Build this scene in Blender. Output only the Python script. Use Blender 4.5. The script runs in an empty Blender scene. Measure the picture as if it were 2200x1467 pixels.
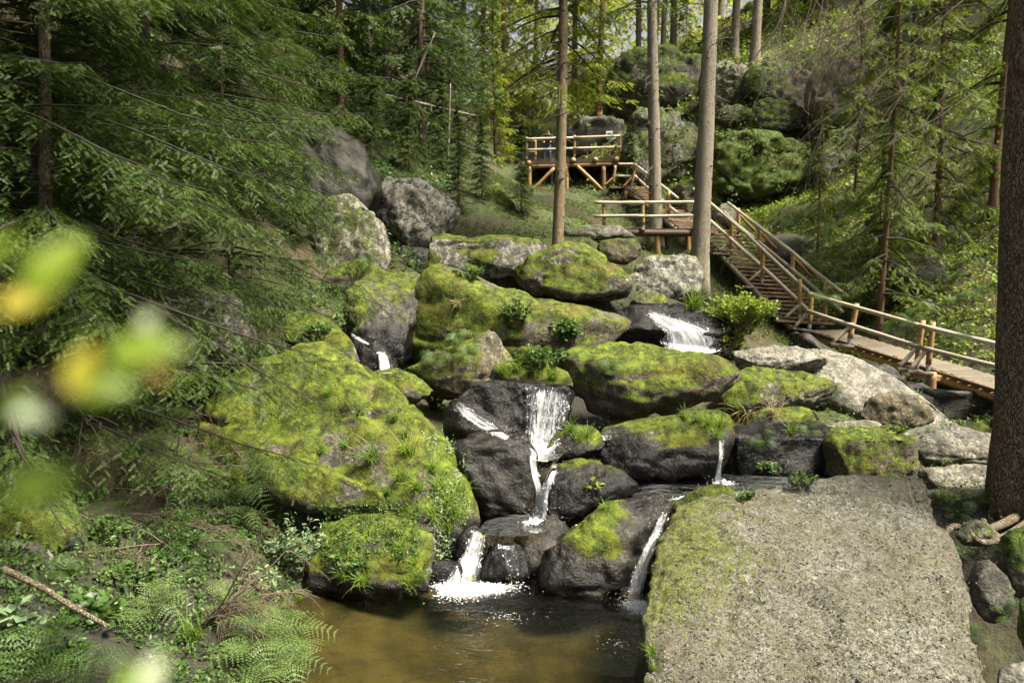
import bpy, bmesh, math, random
import numpy as np
from mathutils import Vector, Matrix

# ------------------------------------------------------------------ camera, world, sun, exposure
SC = bpy.context.scene
COL = SC.collection
FPX = 2200 * 28.0 / 36.0
HORIZON = 530.0
PITCH = math.atan((733.5 - HORIZON) / FPX)
EYE = np.array([0.0, 0.0, 4.0])
cam_d = bpy.data.cameras.new('camera')
cam = bpy.data.objects.new('camera', cam_d)
COL.objects.link(cam)
cam.location = EYE
cam.rotation_euler = (math.pi / 2 - PITCH, 0, 0)
cam_d.lens = 28
cam_d.sensor_width = 36
cam_d.clip_start = 0.05
cam_d.clip_end = 600
cam_d.dof.use_dof = True
cam_d.dof.focus_distance = 10.5
cam_d.dof.aperture_fstop = 2.4
SC.camera = cam

SUN_EL, SUN_AZ = math.radians(60), math.radians(114)     # azimuth measured from +Y towards +X: high, from the right
world = bpy.data.worlds.new('World')
SC.world = world
world.use_nodes = True
wn = world.node_tree
wn.nodes.clear()
sky = wn.nodes.new('ShaderNodeTexSky')
sky.sky_type = 'NISHITA'
sky.sun_disc = False
sky.sun_elevation = SUN_EL
sky.sun_rotation = SUN_AZ
sky.dust_density = 4.0
sky.air_density = 1.0
hsv = wn.nodes.new('ShaderNodeHueSaturation')            # thin high cloud: the whole sky less blue
hsv.inputs['Saturation'].default_value = 0.25
bg = wn.nodes.new('ShaderNodeBackground')
bg.inputs['Strength'].default_value = 0.052
wo = wn.nodes.new('ShaderNodeOutputWorld')
wn.links.new(sky.outputs[0], hsv.inputs['Color'])
wn.links.new(hsv.outputs[0], bg.inputs['Color'])
wn.links.new(bg.outputs[0], wo.inputs['Surface'])

sun_d = bpy.data.lights.new('sun', 'SUN')
sun_d.energy = 5.0
sun_d.angle = math.radians(18)
sun_d.color = (1.0, 0.92, 0.76)
sun = bpy.data.objects.new('sun', sun_d)
COL.objects.link(sun)
sdir = Vector((math.sin(SUN_AZ) * math.cos(SUN_EL), math.cos(SUN_AZ) * math.cos(SUN_EL), math.sin(SUN_EL)))
sun.rotation_euler = sdir.to_track_quat('Z', 'Y').to_euler()

SC.view_settings.view_transform = 'Standard'
SC.view_settings.look = 'None'
SC.view_settings.exposure = 1.7
SC.view_settings.gamma = 1.0
SC.render.engine = 'CYCLES'
cy = SC.cycles
cy.use_adaptive_sampling = True
cy.adaptive_threshold = 0.03
cy.max_bounces = 5
cy.diffuse_bounces = 2
cy.glossy_bounces = 3
cy.transmission_bounces = 4
cy.transparent_max_bounces = 8
cy.caustics_reflective = False
cy.caustics_refractive = False
cy.sample_clamp_indirect = 6.0
cy.use_denoising = True

# ------------------------------------------------------------------ helpers
CP, SP = math.cos(PITCH), math.sin(PITCH)

def rays(px, py):
    u = (np.asarray(px, float) - 1100) / FPX
    v = (733.5 - np.asarray(py, float)) / FPX
    return np.stack([u, CP + v * SP, -SP + v * CP], -1)

def P(px, py, d):
    """World point seen at photo position (px, py) at forward distance d."""
    r = rays(px, py)
    return EYE + r * (np.asarray(d, float) / r[..., 1])[..., None]

def W(px, py, z):
    """World point seen at photo position (px, py) on the level z."""
    r = rays(px, py)
    return EYE + r * ((z - EYE[2]) / r[..., 2])[..., None]

def smooth(a, b, x):
    t = np.clip((x - a) / (b - a), 0, 1)
    return t * t * (3 - 2 * t)

def _hash(i, j, k, s):
    h = (i * 374761393 + j * 668265263 + k * 2147483647 + s * 974634777) & 0xFFFFFFFF
    h = ((h ^ (h >> 13)) * 1274126177) & 0xFFFFFFFF
    h = ((h ^ (h >> 16)) * 2246822519) & 0xFFFFFFFF
    return ((h ^ (h >> 15)) & 0xFFFFFF) / float(0xFFFFFF) * 2 - 1

def vnoise(p, s=0):
    p = np.asarray(p, float)
    f = np.floor(p)
    i = f.astype(np.int64)
    t = p - f
    t = t * t * t * (t * (t * 6 - 15) + 10)
    out = 0
    for dx in (0, 1):
        wx = t[..., 0] if dx else 1 - t[..., 0]
        for dy in (0, 1):
            wy = t[..., 1] if dy else 1 - t[..., 1]
            for dz in (0, 1):
                wz = t[..., 2] if dz else 1 - t[..., 2]
                out = out + wx * wy * wz * _hash(i[..., 0] + dx, i[..., 1] + dy, i[..., 2] + dz, s)
    return out

def fbm(p, oct=3, s=0, gain=0.5):
    p = np.asarray(p, float)
    a, o = 1.0, 0
    for k in range(oct):
        o = o + a * vnoise(p * (2.03 ** k) + 17.3 * k, s + k)
        a *= gain
    return o

def norm(v):
    v = np.asarray(v, float)
    return v / np.maximum(np.linalg.norm(v, axis=-1, keepdims=True), 1e-9)

def new_mesh(name, v, faces, smooth_shade=False):
    """faces: (F,3) or (F,4) int array, or a list of such arrays / lists."""
    me = bpy.data.meshes.new(name)
    v = np.asarray(v, np.float32).reshape(-1, 3)
    if isinstance(faces, np.ndarray):
        faces = [faces]
    if isinstance(faces, list) and faces and not isinstance(faces[0], np.ndarray):
        me.from_pydata([tuple(map(float, q)) for q in v], [], [tuple(map(int, f)) for f in faces])
    else:
        lv = np.concatenate([f.reshape(-1) for f in faces]).astype(np.int32)
        cnt = np.concatenate([np.full(len(f), f.shape[1]) for f in faces]).astype(np.int32)
        st = np.concatenate([[0], np.cumsum(cnt)[:-1]]).astype(np.int32)
        me.vertices.add(len(v))
        me.vertices.foreach_set('co', v.ravel())
        me.loops.add(len(lv))
        me.loops.foreach_set('vertex_index', lv)
        me.polygons.add(len(cnt))
        me.polygons.foreach_set('loop_start', st)
        me.update(calc_edges=True)
    me.polygons.foreach_set('use_smooth', np.full(len(me.polygons), bool(smooth_shade)))
    me.update()
    return me

def link(name, data, mat=None, parent=None, loc=None, kind=None, label=None, cat=None, group=None):
    o = bpy.data.objects.new(name, data)
    COL.objects.link(o)
    if mat is not None and data is not None and len(data.materials) == 0:
        data.materials.append(mat)
    if parent is not None:
        o.parent = parent
    if loc is not None:
        o.location = tuple(map(float, loc))
    if kind: o['kind'] = kind
    if label: o['label'] = label
    if cat: o['category'] = cat
    if group: o['group'] = group
    return o

def empty(name, loc, label, cat, group=None):
    return link(name, None, loc=loc, label=label, cat=cat, group=group)

def copy_tree(o, parent=None):
    c = o.copy()
    COL.objects.link(c)
    if parent is not None:
        c.parent = parent
    for ch in list(o.children):
        copy_tree(ch, c)
    return c

class MB:
    """Collects verts and triangles of one mesh."""
    def __init__(s):
        s.v, s.f, s.n = [], [], 0
    def add(s, v, f):
        v = np.asarray(v, float).reshape(-1, 3)
        f = np.asarray(f, np.int64).reshape(-1, 3)
        s.v.append(v); s.f.append(f + s.n); s.n += len(v)
    def mesh(s, name, sm=False):
        return new_mesh(name, np.concatenate(s.v), np.concatenate(s.f), sm)

def tube_geo(pts, rad, sides=8, cap=True, jit=None):
    pts = np.asarray(pts, float)
    n = len(pts)
    rad = np.broadcast_to(np.asarray(rad, float), (n,))
    t = norm(np.gradient(pts, axis=0))
    ref = np.array([0, 0, 1.0]) if abs(t[0][2]) < 0.9 else np.array([1.0, 0, 0])
    a = norm(np.cross(t, ref)); b = np.cross(t, a)
    ang = np.arange(sides) / sides * 2 * math.pi
    rr = rad[:, None] * (jit if jit is not None else 1.0)
    v = pts[:, None] + (a[:, None] * np.cos(ang)[None, :, None] + b[:, None] * np.sin(ang)[None, :, None]) * (np.broadcast_to(rr, (n, sides)))[..., None]
    idx = np.arange(n * sides).reshape(n, sides)
    q0, q1 = idx[:-1], np.roll(idx, -1, 1)[:-1]
    q2, q3 = np.roll(idx, -1, 1)[1:], idx[1:]
    f = np.concatenate([np.stack([q0, q1, q2], -1).reshape(-1, 3), np.stack([q0, q2, q3], -1).reshape(-1, 3)])
    v = v.reshape(-1, 3)
    if cap:
        v = np.concatenate([v, pts[:1], pts[-1:]])
        c0, c1 = n * sides, n * sides + 1
        k = np.arange(sides); k2 = (k + 1) % sides
        f = np.concatenate([f, np.stack([np.full(sides, c0), k2, k], -1), np.stack([np.full(sides, c1), (n - 1) * sides + k, (n - 1) * sides + k2], -1)])
    return v, f

def place(tv, tf, org, X, Z, scale):
    """Copies of a template (verts tv, tris tf) with origin org, local x along X, local z near Z."""
    org = np.asarray(org, float).reshape(-1, 3)
    N = len(org)
    X = norm(np.broadcast_to(X, (N, 3)))
    Z = np.broadcast_to(Z, (N, 3))
    Y = norm(np.cross(Z, X) + 1e-6)
    Z = np.cross(X, Y)
    scale = np.broadcast_to(scale, (N,))[:, None, None]
    v = org[:, None] + (tv[None, :, 0:1] * X[:, None] + tv[None, :, 1:2] * Y[:, None] + tv[None, :, 2:3] * Z[:, None]) * scale
    f = tf[None] + (np.arange(N) * len(tv))[:, None, None]
    return v.reshape(-1, 3), f.reshape(-1, 3)

def spline(pts, n):
    pts = np.asarray(pts, float)
    m = len(pts)
    if m < 3:
        t = np.linspace(0, 1, n)[:, None]
        return pts[0] * (1 - t) + pts[-1] * t
    e = np.concatenate([[2 * pts[0] - pts[1]], pts, [2 * pts[-1] - pts[-2]]])
    u = np.linspace(0, m - 1 - 1e-6, n)
    i = u.astype(int); t = (u - i)[:, None]
    p0, p1, p2, p3 = e[i], e[i + 1], e[i + 2], e[i + 3]
    return 0.5 * (2 * p1 + (p2 - p0) * t + (2 * p0 - 5 * p1 + 4 * p2 - p3) * t * t + (3 * p1 - p0 - 3 * p2 + p3) * t ** 3)

# ------------------------------------------------------------------ materials
class NT:
    def __init__(s, name):
        s.m = bpy.data.materials.new(name)
        s.m.use_nodes = True
        s.t = s.m.node_tree
        s.t.nodes.clear()
        s.out = s.t.nodes.new('ShaderNodeOutputMaterial')
    def n(s, typ, **kw):
        nd = s.t.nodes.new('ShaderNode' + typ)
        for k, v in kw.items():
            if k in nd.inputs.keys():
                s.set(nd.inputs[k], v)
            else:
                setattr(nd, k, v)
        return nd
    def set(s, inp, v):
        if hasattr(v, 'is_linked') or hasattr(v, 'links'):
            s.t.links.new(v, inp)
        elif isinstance(v, tuple) and len(v) == 3 and inp.type == 'RGBA':
            inp.default_value = (*v, 1)
        else:
            inp.default_value = v
    def noise(s, vec, scale, detail=4, rough=0.55, dist=0.0):
        nd = s.n('TexNoise')
        s.set(nd.inputs['Vector'], vec)
        nd.inputs['Scale'].default_value = scale
        nd.inputs['Detail'].default_value = detail
        nd.inputs['Roughness'].default_value = rough
        nd.inputs['Distortion'].default_value = dist
        return nd.outputs['Fac']
    def ramp(s, fac, stops, interp='LINEAR'):
        nd = s.n('ValToRGB')
        s.set(nd.inputs['Fac'], fac)
        cr = nd.color_ramp
        cr.interpolation = interp
        while len(cr.elements) < len(stops):
            cr.elements.new(0.5)
        for e, (p, c) in zip(cr.elements, stops):
            e.position = p
            e.color = (*c, 1) if isinstance(c, tuple) else (c, c, c, 1)
        return nd.outputs['Color']
    def mix(s, fac, a, b, blend='MIX'):
        nd = s.n('Mix', data_type='RGBA', blend_type=blend)
        s.set(nd.inputs[0], fac); s.set(nd.inputs[6], a); s.set(nd.inputs[7], b)
        return nd.outputs[2]
    def math(s, op, a, b=0.0, clamp=False):
        nd = s.n('Math', operation=op, use_clamp=clamp)
        s.set(nd.inputs[0], a); s.set(nd.inputs[1], b)
        return nd.outputs[0]
    def attr(s, name, typ='GEOMETRY'):
        nd = s.n('Attribute', attribute_type=typ, attribute_name=name)
        return nd.outputs['Fac']
    def mapping(s, vec, scale=(1, 1, 1)):
        nd = s.n('Mapping')
        s.set(nd.inputs['Vector'], vec)
        nd.inputs['Scale'].default_value = scale
        return nd.outputs[0]
    def bump(s, h, strength, dist, normal=None):
        nd = s.n('Bump')
        s.set(nd.inputs['Height'], h)
        nd.inputs['Strength'].default_value = strength
        nd.inputs['Distance'].default_value = dist
        if normal is not None:
            s.set(nd.inputs['Normal'], normal)
        return nd.outputs[0]
    def bsdf(s, color, rough=0.7, normal=None, **kw):
        nd = s.n('BsdfPrincipled')
        s.set(nd.inputs['Base Color'], color); s.set(nd.inputs['Roughness'], rough)
        if normal is not None:
            s.set(nd.inputs['Normal'], normal)
        for k, v in kw.items():
            s.set(nd.inputs[k.replace('_', ' ')], v)
        return nd.outputs[0]
    def done(s, sh):
        s.t.links.new(sh, s.out.inputs['Surface'])
        return s.m

def mat_rock():
    t = NT('rock')
    co = t.n('TexCoord').outputs['Object']
    lich = t.attr('lichen', 'OBJECT'); tint = t.attr('warm', 'OBJECT'); pale = t.attr('pale', 'OBJECT')
    moss = t.attr('moss'); wet = t.attr('wet')
    n1 = t.noise(co, 2.3, 4, 0.62)
    n2 = t.noise(co, 24, 3, 0.65)
    n3 = t.noise(t.mapping(co, (3.2, 3.2, 0.7)), 1.6, 2, 0.6)
    base = t.ramp(n1, [(0.3, (0.025, 0.023, 0.017)), (0.5, (0.062, 0.056, 0.042)), (0.72, (0.155, 0.143, 0.112))])
    base = t.mix(t.math('MULTIPLY', tint, 0.75), base, t.mix(n1, (0.085, 0.066, 0.03), (0.21, 0.17, 0.09)))
    base = t.mix(t.math('MULTIPLY', pale, 0.8), base, t.ramp(n1, [(0.3, (0.15, 0.14, 0.11)), (0.7, (0.31, 0.29, 0.235))]))
    grain = t.ramp(n2, [(0.36, 0.25), (0.5, 0.9), (0.66, 1.7)])
    base = t.mix(0.85, base, grain, 'MULTIPLY')
    streak = t.ramp(n3, [(0.46, 0.0), (0.6, 1.0)])
    base = t.mix(t.math('MULTIPLY', streak, 0.55), base, (0.025, 0.024, 0.02))
    ln = t.math('ADD', t.noise(co, 7, 5, 0.75), t.math('MULTIPLY', t.math('SUBTRACT', lich, 0.5), 0.22))
    lf = t.ramp(ln, [(0.56, 0.0), (0.62, 1.0)])
    base = t.mix(t.math('MULTIPLY', lf, 0.8), base, t.mix(n2, (0.15, 0.15, 0.12), (0.38, 0.37, 0.31)))
    base = t.mix(t.math('MULTIPLY', wet, 0.96), base, t.mix(n2, (0.0012, 0.0012, 0.0012), (0.010, 0.0095, 0.009)))
    m1 = t.noise(co, 5.5, 5, 0.7)
    m2 = n2
    mcol = t.ramp(t.math('ADD', t.math('MULTIPLY', m1, 0.75), t.math('MULTIPLY', m2, 0.25)),
                  [(0.36, (0.010, 0.013, 0.003)), (0.45, (0.036, 0.046, 0.007)), (0.57, (0.092, 0.122, 0.012)), (0.72, (0.2, 0.25, 0.022))])
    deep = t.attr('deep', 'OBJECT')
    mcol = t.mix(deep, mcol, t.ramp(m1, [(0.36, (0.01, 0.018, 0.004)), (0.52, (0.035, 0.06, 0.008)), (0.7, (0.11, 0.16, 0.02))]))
    mcol = t.mix(t.ramp(t.noise(co, 1.4, 3), [(0.52, 0.0), (0.7, 0.4)]), mcol, (0.12, 0.085, 0.025))
    mf = t.math('ADD', moss, t.math('MULTIPLY', t.math('SUBTRACT', t.noise(co, 9, 5, 0.72), 0.5), 1.5))
    mf = t.ramp(mf, [(0.44, 0.0), (0.62, 1.0)])
    col = t.mix(mf, base, mcol)
    rough = t.math('SUBTRACT', 0.82, t.math('MULTIPLY', t.math('MULTIPLY', wet, t.math('SUBTRACT', 1.0, mf)), 0.6))
    b1 = t.bump(t.noise(co, 11, 3, 0.7), 0.6, 0.05)
    b2 = t.bump(t.noise(co, 48, 3, 0.75), 0.8, 0.016, b1)
    return t.done(t.bsdf(col, rough, b2, Specular_IOR_Level=t.math('SUBTRACT', t.math('SUBTRACT', 0.42, t.math('MULTIPLY', wet, 0.2)), t.math('MULTIPLY', mf, 0.2))))

def mat_slab():
    t = NT('gritty_rock')
    co = t.n('TexCoord').outputs['Object']
    moss = t.attr('moss'); wet = t.attr('wet')
    n1 = t.noise(co, 1.1, 5, 0.6)
    n2 = t.noise(co, 17, 5, 0.82, 0.9)
    base = t.ramp(n2, [(0.36, (0.022, 0.021, 0.016)), (0.46, (0.115, 0.111, 0.091)), (0.55, (0.25, 0.243, 0.208)), (0.68, (0.5, 0.49, 0.44))])
    base = t.mix(t.ramp(n1, [(0.45, 0.0), (0.7, 0.5)]), base, (0.09, 0.085, 0.03), 'MIX')
    base = t.mix(t.ramp(t.noise(co, 0.75, 4, 0.6, 0.5), [(0.36, 0.9), (0.6, 0.0)]), base, t.mix(n2, (0.008, 0.007, 0.004), (0.24, 0.215, 0.15)))
    mo2 = t.ramp(t.noise(co, 4.2, 7, 0.7), [(0.5, 0.0), (0.66, 0.55)])
    base = t.mix(t.math('MULTIPLY', mo2, 0.7), base, (0.12, 0.105, 0.025))
    base = t.mix(t.math('MULTIPLY', wet, 0.8), base, (0.012, 0.011, 0.008))
    mcol = t.ramp(t.noise(co, 16, 6, 0.7), [(0.33, (0.03, 0.036, 0.006)), (0.5, (0.095, 0.11, 0.012)), (0.68, (0.22, 0.24, 0.024))])
    mf = t.math('ADD', moss, t.math('MULTIPLY', t.math('SUBTRACT', t.noise(co, 11, 6, 0.8), 0.5), 2.6))
    mf = t.ramp(mf, [(0.42, 0.0), (0.7, 0.9)])
    col = t.mix(mf, base, mcol)
    vo = t.n('TexVoronoi', feature='F1')
    t.set(vo.inputs['Vector'], t.n('VectorMath', operation='ADD').outputs[0])
    vo.inputs['Scale'].default_value = 21
    va = t.t.nodes[-2] if False else [x for x in t.t.nodes if x.bl_idname == 'ShaderNodeVectorMath'][0]
    t.set(va.inputs[0], co)
    nz = t.n('TexNoise'); t.set(nz.inputs['Vector'], co); nz.inputs['Scale'].default_value = 9
    t.set(va.inputs[1], nz.outputs['Color'])
    b1 = t.bump(t.noise(co, 7, 4, 0.7), 0.9, 0.08)
    b2 = t.bump(vo.outputs['Distance'], 0.8, 0.03, b1)
    b3 = t.bump(t.noise(co, 60, 3, 0.75), 1.0, 0.02, b2)
    return t.done(t.bsdf(col, 0.75, b3, Specular_IOR_Level=0.45))

def mat_ground():
    t = NT('forest_soil')
    co = t.n('TexCoord').outputs['Object']
    n1 = t.noise(co, 0.55, 6, 0.65); n2 = t.noise(co, 14, 6, 0.75)
    soil = t.ramp(n2, [(0.3, (0.014, 0.01, 0.006)), (0.5, (0.045, 0.03, 0.016)), (0.7, (0.12, 0.078, 0.042))])
    mcol = t.ramp(t.noise(co, 7, 6, 0.7), [(0.35, (0.014, 0.022, 0.005)), (0.52, (0.04, 0.056, 0.010)), (0.7, (0.11, 0.135, 0.02))])
    col = t.mix(t.ramp(n1, [(0.4, 0.1), (0.56, 1.0)]), soil, mcol)
    col = t.mix(t.math('MULTIPLY', t.attr('bed_shade'), 0.9), col, t.mix(n2, (0.006, 0.006, 0.005), (0.03, 0.027, 0.02)))  # wet stream bed tone, used as painted shade elsewhere
    z = t.n('SeparateXYZ'); t.set(z.inputs[0], co)
    silt = t.ramp(t.noise(co, 2.2, 4, 0.6), [(0.35, (0.022, 0.024, 0.009)), (0.62, (0.07, 0.062, 0.025))])
    col = t.mix(t.ramp(z.outputs[2], [(0.12, 0.85), (0.42, 0.0)]), col, t.mix(n2, (0.008, 0.007, 0.004), (0.05, 0.038, 0.022)))
    col = t.mix(t.ramp(t.math('ADD', z.outputs[2], 0.5), [(0.36, 1.0), (0.46, 0.0)]), col, silt)
    b = t.bump(t.noise(co, 9, 5, 0.75), 0.9, 0.08)
    return t.done(t.bsdf(col, 0.9, b))

def mat_leaf(name, c0, c1, trans=0.4, rough=0.5, island=True, spec=0.3):
    t = NT(name)
    g = t.n('NewGeometry')
    r = g.outputs['Random Per Island']
    oi = t.n('ObjectInfo').outputs['Random']
    col = t.mix(r, c0, c1)
    col = t.mix(1.0, col, t.ramp(oi, [(0.0, (0.8, 0.85, 0.8)), (1.0, (1.15, 1.1, 1.0))]), 'MULTIPLY')
    d = t.bsdf(col, rough, Specular_IOR_Level=spec)
    tr = t.n('BsdfTranslucent'); t.set(tr.inputs['Color'], t.mix(1.0, col, (1.25, 1.3, 0.7), 'MULTIPLY'))
    mx = t.n('MixShader'); mx.inputs[0].default_value = trans
    t.set(mx.inputs[1], d); t.set(mx.inputs[2], tr.outputs[0])
    return t.done(mx.outputs[0])

def mat_bark(name, dark, mid, light, scale=1.0, bump=1.0, greenish=0.0):
    t = NT(name)
    co = t.n('TexCoord').outputs['Object']
    mp = t.mapping(co, (1.0, 1.0, 0.38))
    vo = t.n('TexVoronoi', feature='DISTANCE_TO_EDGE')
    nz = t.n('TexNoise'); t.set(nz.inputs['Vector'], mp); nz.inputs['Scale'].default_value = 14 * scale
    ad = t.n('VectorMath', operation='MULTIPLY_ADD')
    t.set(ad.inputs[0], nz.outputs['Color']); ad.inputs[1].default_value = (0.16 / scale,) * 3; t.set(ad.inputs[2], mp)
    t.set(vo.inputs['Vector'], ad.outputs[0]); vo.inputs['Scale'].default_value = 26 * scale
    n1 = t.noise(mp, 45 * scale, 5, 0.7); n2 = t.noise(co, 1.7, 4, 0.6)
    pl = t.ramp(t.math('ADD', vo.outputs['Distance'], t.math('MULTIPLY', t.math('SUBTRACT', n1, 0.5), 0.22)), [(0.0, 0.15), (0.16, 1.0)])
    col = t.mix(pl, dark, t.mix(n1, mid, light))
    col = t.mix(t.ramp(n2, [(0.42, 0.0), (0.65, 0.5)]), col, t.mix(n1, dark, light))
    if greenish:
        col = t.mix(t.ramp(n2, [(0.4, 0.0), (0.7, greenish)]), col, (0.09, 0.1, 0.035))
    b = t.bump(pl, 0.8 * bump, 0.02)
    b = t.bump(n1, 0.8 * bump, 0.01, b)
    return t.done(t.bsdf(col, 0.9, b, Specular_IOR_Level=0.25))

def mat_wood(name, c0, c1, rough=0.6, grain=(9, 9, 60)):
    t = NT(name)
    co = t.n('TexCoord').outputs['Object']
    oi = t.n('ObjectInfo').outputs['Random']
    n1 = t.noise(co, 3.0, 5, 0.65); n2 = t.noise(co, 22, 5, 0.7, 0.8)
    col = t.mix(n1, c0, c1)
    col = t.mix(0.75, col, t.ramp(n2, [(0.33, 0.55), (0.5, 1.0), (0.7, 1.25)]), 'MULTIPLY')
    col = t.mix(1.0, col, t.ramp(oi, [(0.0, 0.78), (1.0, 1.15)]), 'MULTIPLY')
    b = t.bump(n2, 0.4, 0.008)
    return t.done(t.bsdf(col, rough, b))

def mat_plain(name, c, rough=0.6, **kw):
    t = NT(name)
    co = t.n('TexCoord').outputs['Object']
    n1 = t.noise(co, 20, 4)
    col = t.mix(1.0, c, t.ramp(n1, [(0.3, 0.75), (0.7, 1.2)]), 'MULTIPLY')
    return t.done(t.bsdf(col, rough, **kw))

def mat_water(name, tint, rough=0.03, rip=1.0):
    t = NT(name)
    co = t.n('TexCoord').outputs['Object']
    h = t.noise(t.mapping(co, (1.0, 1.7, 1.0)), 3.2, 4, 0.55, 0.7)
    h2 = t.noise(t.mapping(co, (1.0, 1.6, 1.0)), 14, 3, 0.5, 0.4)
    b = t.bump(h, 0.4 * rip, 0.2)
    b = t.bump(h2, 0.3 * rip, 0.05, b)
    fr = t.n('Fresnel'); fr.inputs['IOR'].default_value = 1.33; t.set(fr.inputs['Normal'], b)
    tr = t.n('BsdfTransparent'); t.set(tr.inputs['Color'], tint)
    gl = t.n('BsdfGlossy'); gl.inputs['Roughness'].default_value = rough; t.set(gl.inputs['Normal'], b)
    mx = t.n('MixShader'); t.set(mx.inputs[0], t.math('MULTIPLY', fr.outputs[0], 0.9, True))
    t.set(mx.inputs[1], tr.outputs[0]); t.set(mx.inputs[2], gl.outputs[0])
    return t.done(mx.outputs[0])

def mat_fall():
    t = NT('falling_water')
    uv = t.n('UVMap').outputs[0]
    dens = t.attr('dens')
    n1 = t.noise(t.mapping(uv, (22, 2.2, 1)), 1.0, 5, 0.65, 0.6)
    n2 = t.noise(t.mapping(uv, (60, 9, 1)), 1.0, 3, 0.6, 0.5)
    a = t.math('ADD', t.math('MULTIPLY', n1, 0.66), t.math('MULTIPLY', n2, 0.34))
    a = t.math('ADD', a, t.math('MULTIPLY', t.math('SUBTRACT', dens, 0.5), 0.62))
    a = t.ramp(a, [(0.43, 0.0), (0.52, 0.35), (0.68, 1.0)])
    b = t.bump(n2, 0.7, 0.03)
    wh = t.bsdf((0.86, 0.88, 0.9), 0.35, b, Specular_IOR_Level=0.5)
    tl = t.n('BsdfTranslucent'); t.set(tl.inputs['Color'], (0.9, 0.92, 0.95))
    m0 = t.n('MixShader'); m0.inputs[0].default_value = 0.35; t.set(m0.inputs[1], wh); t.set(m0.inputs[2], tl.outputs[0])
    tr = t.n('BsdfTransparent'); t.set(tr.inputs['Color'], (0.9, 0.9, 0.9))
    gl = t.n('BsdfGlossy'); gl.inputs['Roughness'].default_value = 0.08; t.set(gl.inputs['Normal'], b)
    m1 = t.n('MixShader'); m1.inputs[0].default_value = 0.1; t.set(m1.inputs[1], tr.outputs[0]); t.set(m1.inputs[2], gl.outputs[0])
    m2 = t.n('MixShader'); t.set(m2.inputs[0], a); t.set(m2.inputs[1], m1.outputs[0]); t.set(m2.inputs[2], m0.outputs[0])
    return t.done(m2.outputs[0])

M = {}
M['rock'] = mat_rock()
M['slab'] = mat_slab()
M['ground'] = mat_ground()
M['moss'] = mat_leaf('moss_blades', (0.022, 0.032, 0.004), (0.2, 0.225, 0.022), 0.25, 0.8, spec=0.1)
M['pool'] = mat_water('pool_water', (0.78, 0.72, 0.52), 0.03, 0.7)
M['stream'] = mat_water('stream_water', (0.7, 0.62, 0.45), 0.05, 1.0)
M['fall'] = mat_fall()
M['foam'] = mat_plain('white_foam', (0.85, 0.87, 0.88), 0.4)
# ------------------------------------------------------------------ terrain
TC = np.array([  # control points of the ground: x, y, z
 (0,-6,2.3),(0,0,2.2),(-4,0,2.2),(5,0,1.8),(0,2,1.6),(-4,2,1.5),(4.5,2.5,0.6),(0,4,-0.2),(2,4,-0.3),(0,5.5,-0.5),(2,5.5,-0.6),(-1.95,7,-0.35),(0,7,-0.5),(1.5,7,-0.55),(-2.2,8.6,-0.4),(-1.2,8.0,-.45),(0,8.6,-0.5),(1.5,8.6,-0.5),
 (-2.6,7.2,0.4),(-3.2,7,0.5),(-2.4,6.2,0.4),(-2.3,5.2,0.4),(-2.95,8.4,0.3),(-1.7,5.4,-.4),(-3.2,5.2,0.55),(-5,5,0.9),(-5,7,0.85),(-5.8,10,1.1),(-4.6,9,1.0),(-3.8,8.7,0.9),(-3.1,8.5,0.75),(-4.3,8.0,0.85),(-3.4,9.6,0.7),(-8,10,1.5),(-9,6,1.6),
 (0.2,10.2,-0.1),(0.3,11.5,0.4),(0.6,13,0.9),(1.5,15,1.4),(2.5,17,2.0),(3,20,2.9),(2.5,24,4.1),(1.8,30,5.5),(0,38,7.8),(-2,50,11),(-2,80,19),
 (-2.5,10.5,0.3),(-4,13,1.9),(-4.7,12.2,2.0),(-4.6,14.2,3.0),(-6.3,13,2.6),(-8,13,3.0),(-2.6,15,1.9),(-5,16,3.4),(-6,20,5.0),(-3,19,2.6),(-4.2,23.5,6.0),(-8,24,8),(-3,27,6.9),(-6,32,10),(-12,20,9),(-14,12,5),(-10,35,14),(-5,45,15),(-15,45,21),(-4,35,9.5),
 (1.2,22,3.9),(5,21.5,2.7),(5.3,30,4.5),(4.9,28,3.7),(4.8,32,5.2),(6.2,30,4.7),(6.6,32,5.6),(4,26,3.9),(0.8,33,6.1),(4.2,33,6.4),(4.2,37,9),(6.0,34,6.8),(6.5,37,9.5),(7,39,11.8),
 (7,17.5,1.3),(7.9,20.5,1.25),(8.6,18.5,.8),(9.5,16,.3),(9.0,20.5,1.5),(9.8,18.5,1.2),(10.9,16,.8),(7.9,21.4,1.25),(7.3,23,2.0),(6.8,24.5,2.9),(6.4,26,3.8),(9.3,22,1.9),(8.8,24,3.0),(8.3,26,4.2),(11.5,22,3.6),(13,24,5.2),(9,27,4.9),(10,31,6.2),(10.5,35,10.5),(11.3,42,13.8),(8,42,12.8),(4,44,12),(14,30,9),(16,22,8),(17,16,6),(8.8,17,0.6),(6.5,14,0.6),(11.8,18.5,2.6),
 (4.2,9.5,0.3),(6,9.5,1.0),(5.1,7.6,-0.5),(5.0,6,-0.6),(4.2,5,-0.6),(6.6,7.5,.5),(6.4,6,.5),(7.5,12,0.9),(9,14,1.0),(11,12,2.5),(13,9,3.2),(8,6,1.6),(8,2,1.8),
 (1,45,10.5),(6,52,15.5),(12,55,17.5),(20,42,20),(22,25,15),(0,90,22),(45,80,36),(-45,80,36),(-40,20,22),(40,10,18),(-30,0,10),(30,-5,10),(0,120,28)], float)

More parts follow.
